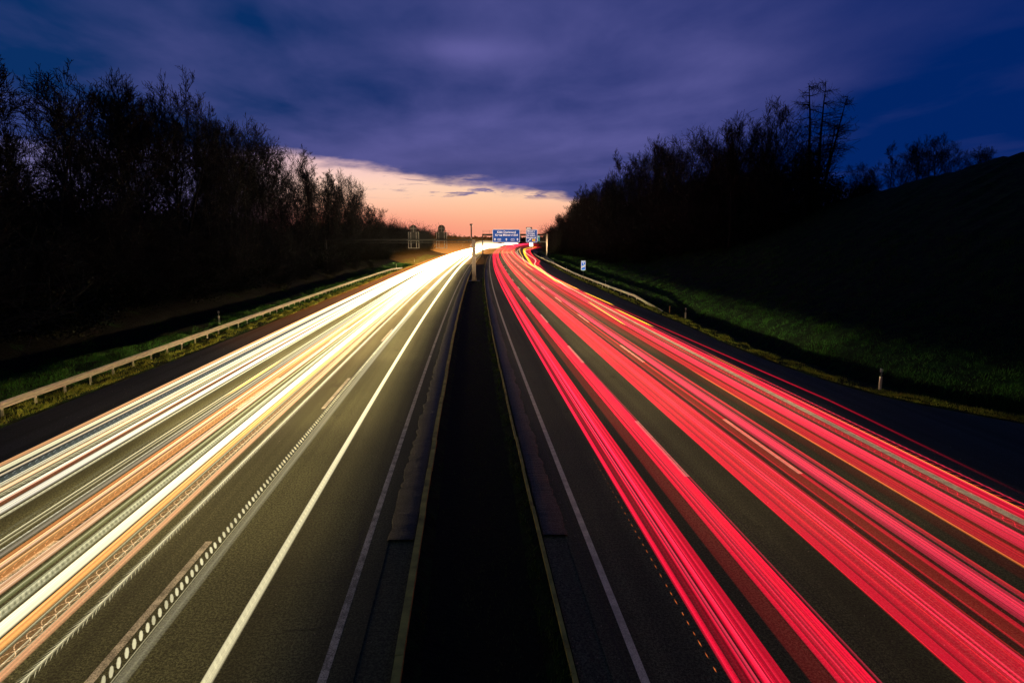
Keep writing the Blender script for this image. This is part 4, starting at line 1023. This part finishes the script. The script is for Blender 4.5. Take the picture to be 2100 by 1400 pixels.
# glare over the far headlights, painted with added emissive tubes and shells
GL = lin((-20, 1), (800, 1))
T('painted orange bloom over the outer edge of the far headlights', -13.6, 2.6, (1.0, .30, .05), .42, z=.9, soft=2.2, streak=0, s0=35, s1=420, fade=90, ramp=GL, grow=lin((0, 1), (100, 1.25), (400, 2.0)), height=.8, name='headlight_bloom_shell')
T('painted golden bloom over the inner edge of the far headlights', -7.0, 3.2, (1.0, .42, .09), .34, z=.8, soft=2.2, streak=0, s0=22, s1=420, fade=90, ramp=GL, grow=lin((0, 1), (100, 1.2), (400, 1.6)), height=.6, name='headlight_bloom_shell')
def bloom_shell(label, s, u, z, rx, ry, rz, col, gain, soft):  # emissive shell painting lens bloom; the air holds no haze
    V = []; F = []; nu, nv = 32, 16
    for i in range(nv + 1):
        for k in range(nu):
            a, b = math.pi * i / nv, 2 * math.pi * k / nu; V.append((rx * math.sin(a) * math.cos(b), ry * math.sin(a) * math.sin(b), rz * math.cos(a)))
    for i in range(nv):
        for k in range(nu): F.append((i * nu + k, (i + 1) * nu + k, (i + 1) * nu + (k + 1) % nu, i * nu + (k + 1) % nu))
    o = mesh_obj('headlight_bloom_shell', V, F, None, None, True); o.location = tuple(P(s, u, z)); o.rotation_euler = (0, 0, -head(s))
    m = bpy.data.materials.new('bloom_shell'); m.use_nodes = True; t = NT(m.node_tree); t.n.clear()
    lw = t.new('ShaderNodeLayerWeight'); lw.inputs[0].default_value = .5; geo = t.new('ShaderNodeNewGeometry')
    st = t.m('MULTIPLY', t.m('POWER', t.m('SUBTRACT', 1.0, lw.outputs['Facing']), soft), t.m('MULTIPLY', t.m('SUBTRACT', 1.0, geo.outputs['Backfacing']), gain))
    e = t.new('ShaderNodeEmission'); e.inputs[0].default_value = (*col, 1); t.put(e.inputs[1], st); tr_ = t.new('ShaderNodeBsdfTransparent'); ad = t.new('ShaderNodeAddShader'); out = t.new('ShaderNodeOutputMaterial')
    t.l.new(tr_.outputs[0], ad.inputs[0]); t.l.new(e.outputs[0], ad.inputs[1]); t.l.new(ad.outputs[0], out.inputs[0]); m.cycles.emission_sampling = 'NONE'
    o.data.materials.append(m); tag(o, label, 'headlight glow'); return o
bloom_shell('painted white bloom where the far headlights come round the bend', 470, -9, 1.8, 12, 10, 4.4, (1.0, .80, .45), 4.0, 2.2)
bloom_shell('painted warm orange bloom around the far blaze', 330, -14, 1.0, 36, 30, 12, (1.0, .36, .07), .75, 4.2)
bloom_shell('faint painted golden bloom over the left verge', 190, -13, .6, 17, 14, 6.5, (1.0, .40, .07), .40, 5.0)

# ---- tail-light side, from the median outward
def TR(label, u, width, col, gain, **k):
    k.setdefault('z', .85); k.setdefault('ramp', G_RED); k.setdefault('grow', W_RED); k.setdefault('soft', .45); k.setdefault('height', .035)
    return trail(label, u, width, col, gain, **k)
TR('thin bright red edge line nearest the median', 3.86, .13, RED, 1.0)
TR('dark red strip in the inner right lane', 4.02, .17, RED, .22)
TR('slender pink line in the first red band', 4.17, .055, PINK, .95, soft=.8, streak=.1)
TR('narrow red line in the first red band', 4.10, .05, RED, .7)
TR('broad red band of the inner right lane', 4.44, .42, RED, .72, streak=.55)
TR('pale pink core line of the broad inner red band', 4.31, .07, PINK, .60, streak=0, soft=.8)
TR('dim brownish-red strip left of the second red band', 5.13, .36, (1.0, .03, .03), .085, streak=.2)
TR('bright red line starting the second red band', 5.38, .10, RED, .85, streak=.2)
TR('second red band, along the first dashed line', 5.66, .48, RED, .62, streak=.6)
TR('glossy red right edge of the second band', 5.82, .15, RED, .5, streak=.4)
TR('crisp red left edge of the middle lane traffic', 7.32, .22, RED, .85, streak=.3)
TR('widest solid red band, filling the left of the middle lane', 7.95, 1.02, RED, .58, streak=.55)
TR('pale pink line through the widest red band', 8.05, .045, PINK, .75, streak=0, soft=.8)
TR('second pale pink line in the widest red band', 8.42, .05, PINK, .45, streak=0, soft=.8)
TR('dim brick-red strip before the second dashed line', 8.92, .42, (1.0, .035, .03), .18, streak=.6)
TR('thin red line hugging the second dashed line', 9.12, .10, RED, .50, streak=.3)
TR('pink band just right of the second dashed line', 9.56, .52, (1.0, .03, .09), .62, streak=.75)
TR('pale centre of the pink band', 9.50, .12, PINK, .40, streak=.3, soft=.9)
TR('lone narrow red line on dark tarmac in the outer lane', 10.00, .09, (1.0, .03, .05), .55, streak=.6)
TR('dim orange-red strip far along the outer lane', 10.6, .6, (1.0, .04, .05), .25, s0=34, fade=40, streak=.7)
TR('thin orange line starting halfway along the outer lane', 10.87, .06, (1.0, .30, .05), .62, s1=30.5, fade=3, streak=0, soft=.9)
TR('red band beside the thin orange line', 11.10, .40, (1.0, .02, .04), .48, streak=.6)
TR('faint olive-red strip right of the orange line', 11.42, .22, (1.0, .05, .02), .10, streak=.6)
TR('wide pink-red band along the shoulder side of the outer lane', 11.76, .56, (1.0, .025, .075), .70, streak=.7)
beads('red chain of loops beside the solid white line', 12.34, 'chain', RED, .55, .34, z=.85, s0=6.5, s1=50, wd=.22)
TR('dark red base of the chain of loops', 12.34, .26, RED, .22, streak=.5)
TR('solid red band over the solid white line', 12.95, .46, RED, .62, streak=.4)
TR('thin golden line running beside the shoulder', 13.14, .035, (1.0, .50, .02), .75, streak=0, soft=.8, s1=27, fade=10)
TR('golden line continuing up the shoulder side', 13.3, .05, (1.0, .45, .03), .55, streak=0, soft=.8, s0=27, s1=34, fade=2)
beads('red whiskers standing off the outermost traffic', 13.36, 'whisker', RED, .60, .32, z=.85, s0=7, s1=40, wd=.34)
TR('outermost thin red line swerving over the shoulder', 14.2, .10, RED, .36, streak=.2, s0=14, fade=14, ufun=lambda s: float(lerp(s, [(0, 13.5), (15, 14.0), (23, 14.35), (35, 14.1), (60, 13.6), (100, 13.3), (800, 13.3)])))
beads('tiny orange dashes left of the first red band', 3.66, 'dash', (1.0, .22, .04), .85, .30, z=.85, s0=8.2, s1=17.5, wd=.05)
for a_, b_, n_ in ((3.85, 4.65, 7), (5.3, 5.95, 6), (7.25, 8.6, 12), (9.3, 9.85, 5), (11.4, 12.1, 6), (12.7, 13.1, 4)):
    for i_ in range(n_):
        TR('hair-thin red line inside the tail-light bands', hr.uniform(a_, b_), hr.uniform(.012, .04), hr.choice([RED, PINK, PINK, (1.0, .02, .03)]), hr.uniform(.25, .75), z=hr.uniform(.7, 1.05), streak=0, soft=.8, group='hair-thin tail-light lines')
for u_, w_, g_ in ((8.9, 1.1, .03), (11.6, 2.0, .03)):  # red light spilt on the road, painted as faint emissive bands
    TR('faint painted red spill between the tail-light bands', u_, w_, (1.0, .01, .01), g_, z=.75, streak=.5, soft=.8, group='painted red spill between the tail-light bands')
TR('crimson filler band far along the inner right lane', 5.1, .9, RED, .30, s0=60, fade=60, streak=.7)
TR('crimson filler band far along the shoulder side', 12.6, 1.4, RED, .34, s0=40, fade=50, streak=.7)
# turn signals and lane changes further out
YA = dict(ramp=GL, streak=0, soft=1.0, fade=2.0, grow=lin((0, 1), (60, 1), (200, 2.0), (500, 4)))
TR('straight yellow blinker line in the outer right lane', 11.75, .10, YEL, 2.2, s0=45.5, s1=63.5, ufun=lin((45, 11.55), (63.5, 11.95)), **YA)
TR('yellow blinker line beyond the solid white line', 13.3, .12, YEL, 2.2, s0=44.5, s1=57, ufun=lin((44, 13.35), (57, 13.2)), **YA)
TR('yellow blinker stroke further up beside the shoulder', 13.5, .12, YEL, 2.0, s0=59.5, s1=75, ufun=lin((59, 13.75), (75, 13.35)), **YA)
TR('yellow blinker stroke higher up beside the shoulder', 13.2, .14, YEL, 2.0, s0=78, s1=98, ufun=lin((78, 13.4), (98, 12.9)), **YA)
TR('thick yellow stream swinging out to the exit', 13, .22, (1.0, .62, .03), 1.8, s0=88, s1=481, ufun=lin((88, 12.2), (113, 12.75), (138, 13.2), (158, 13.3), (198, 14.7), (286, 17.5), (385, 19.5), (438, 23), (481, 29)), **dict(YA, fade=8))
TR('second yellow strand of the exit stream', 13, .16, (1.0, .55, .03), 1.5, s0=110, s1=470, ufun=lin((88, 12.6), (113, 13.0), (138, 13.6), (158, 13.5), (198, 15.1), (286, 18.0), (385, 20.3), (438, 24), (481, 30)), **dict(YA, fade=8))
TR('white strand weaving out towards the exit', 13, .12, (1.0, .72, .45), 1.4, s0=78, s1=416, ufun=lin((78, 12.4), (90, 12.6), (116, 13.1), (138, 13.75), (146, 13.55), (158, 14.1), (179, 16.1), (198, 17.05), (244, 17.6), (321, 18.6), (416, 26)), **dict(YA, fade=8))
TR('white strand curving with the outer lane', 13, .10, (1.0, .70, .5), 1.1, s0=150, s1=420, ufun=lin((150, 12.95), (210, 13.45), (269, 14.2), (311, 14.65), (416, 17.4)), **dict(YA, fade=8))
TR('orange-yellow line up the middle right lane', 7.8, .10, (1.0, .40, .08), .95, s0=62, s1=420, ufun=lin((62, 7.6), (112, 7.85), (210, 7.9), (362, 7.6)), **dict(YA, fade=30))
TR('orange-yellow line along the second dashed line', 9.5, .10, (1.0, .36, .10), .7, s0=90, s1=420, ufun=lin((90, 9.3), (149, 9.6), (190, 9.45), (312, 9.8), (378, 10.2)), **dict(YA, fade=30))
TR('yellow line drifting from the outer lane', 12, .12, (1.0, .50, .08), 1.2, s0=126, s1=378, ufun=lin((126, 11.55), (156, 11.5), (247, 11.9), (321, 12.1), (378, 14.5)), **dict(YA, fade=6))
TR('yellow line crossing between outer lane and exit', 12, .12, (1.0, .55, .08), 1.2, s0=126, s1=378, ufun=lin((126, 11.55), (148, 11.6), (185, 12.9), (225, 14.5), (320, 16.3), (378, 16.9)), **dict(YA, fade=6))
TR('broad red stream on the exit road', 15, 1.6, RED, .55, s0=120, s1=520, ufun=lin((120, 13), (180, 15.5), (260, 18.5), (346, 21), (400, 24), (520, 34)), fade=40, streak=.6)
TR('red line keeping right on the exit road', 17, .4, (1.0, .03, .03), .7, s0=150, s1=500, ufun=lin((150, 14), (180, 17.2), (260, 19.5), (346, 22), (400, 26), (520, 37)), fade=20)
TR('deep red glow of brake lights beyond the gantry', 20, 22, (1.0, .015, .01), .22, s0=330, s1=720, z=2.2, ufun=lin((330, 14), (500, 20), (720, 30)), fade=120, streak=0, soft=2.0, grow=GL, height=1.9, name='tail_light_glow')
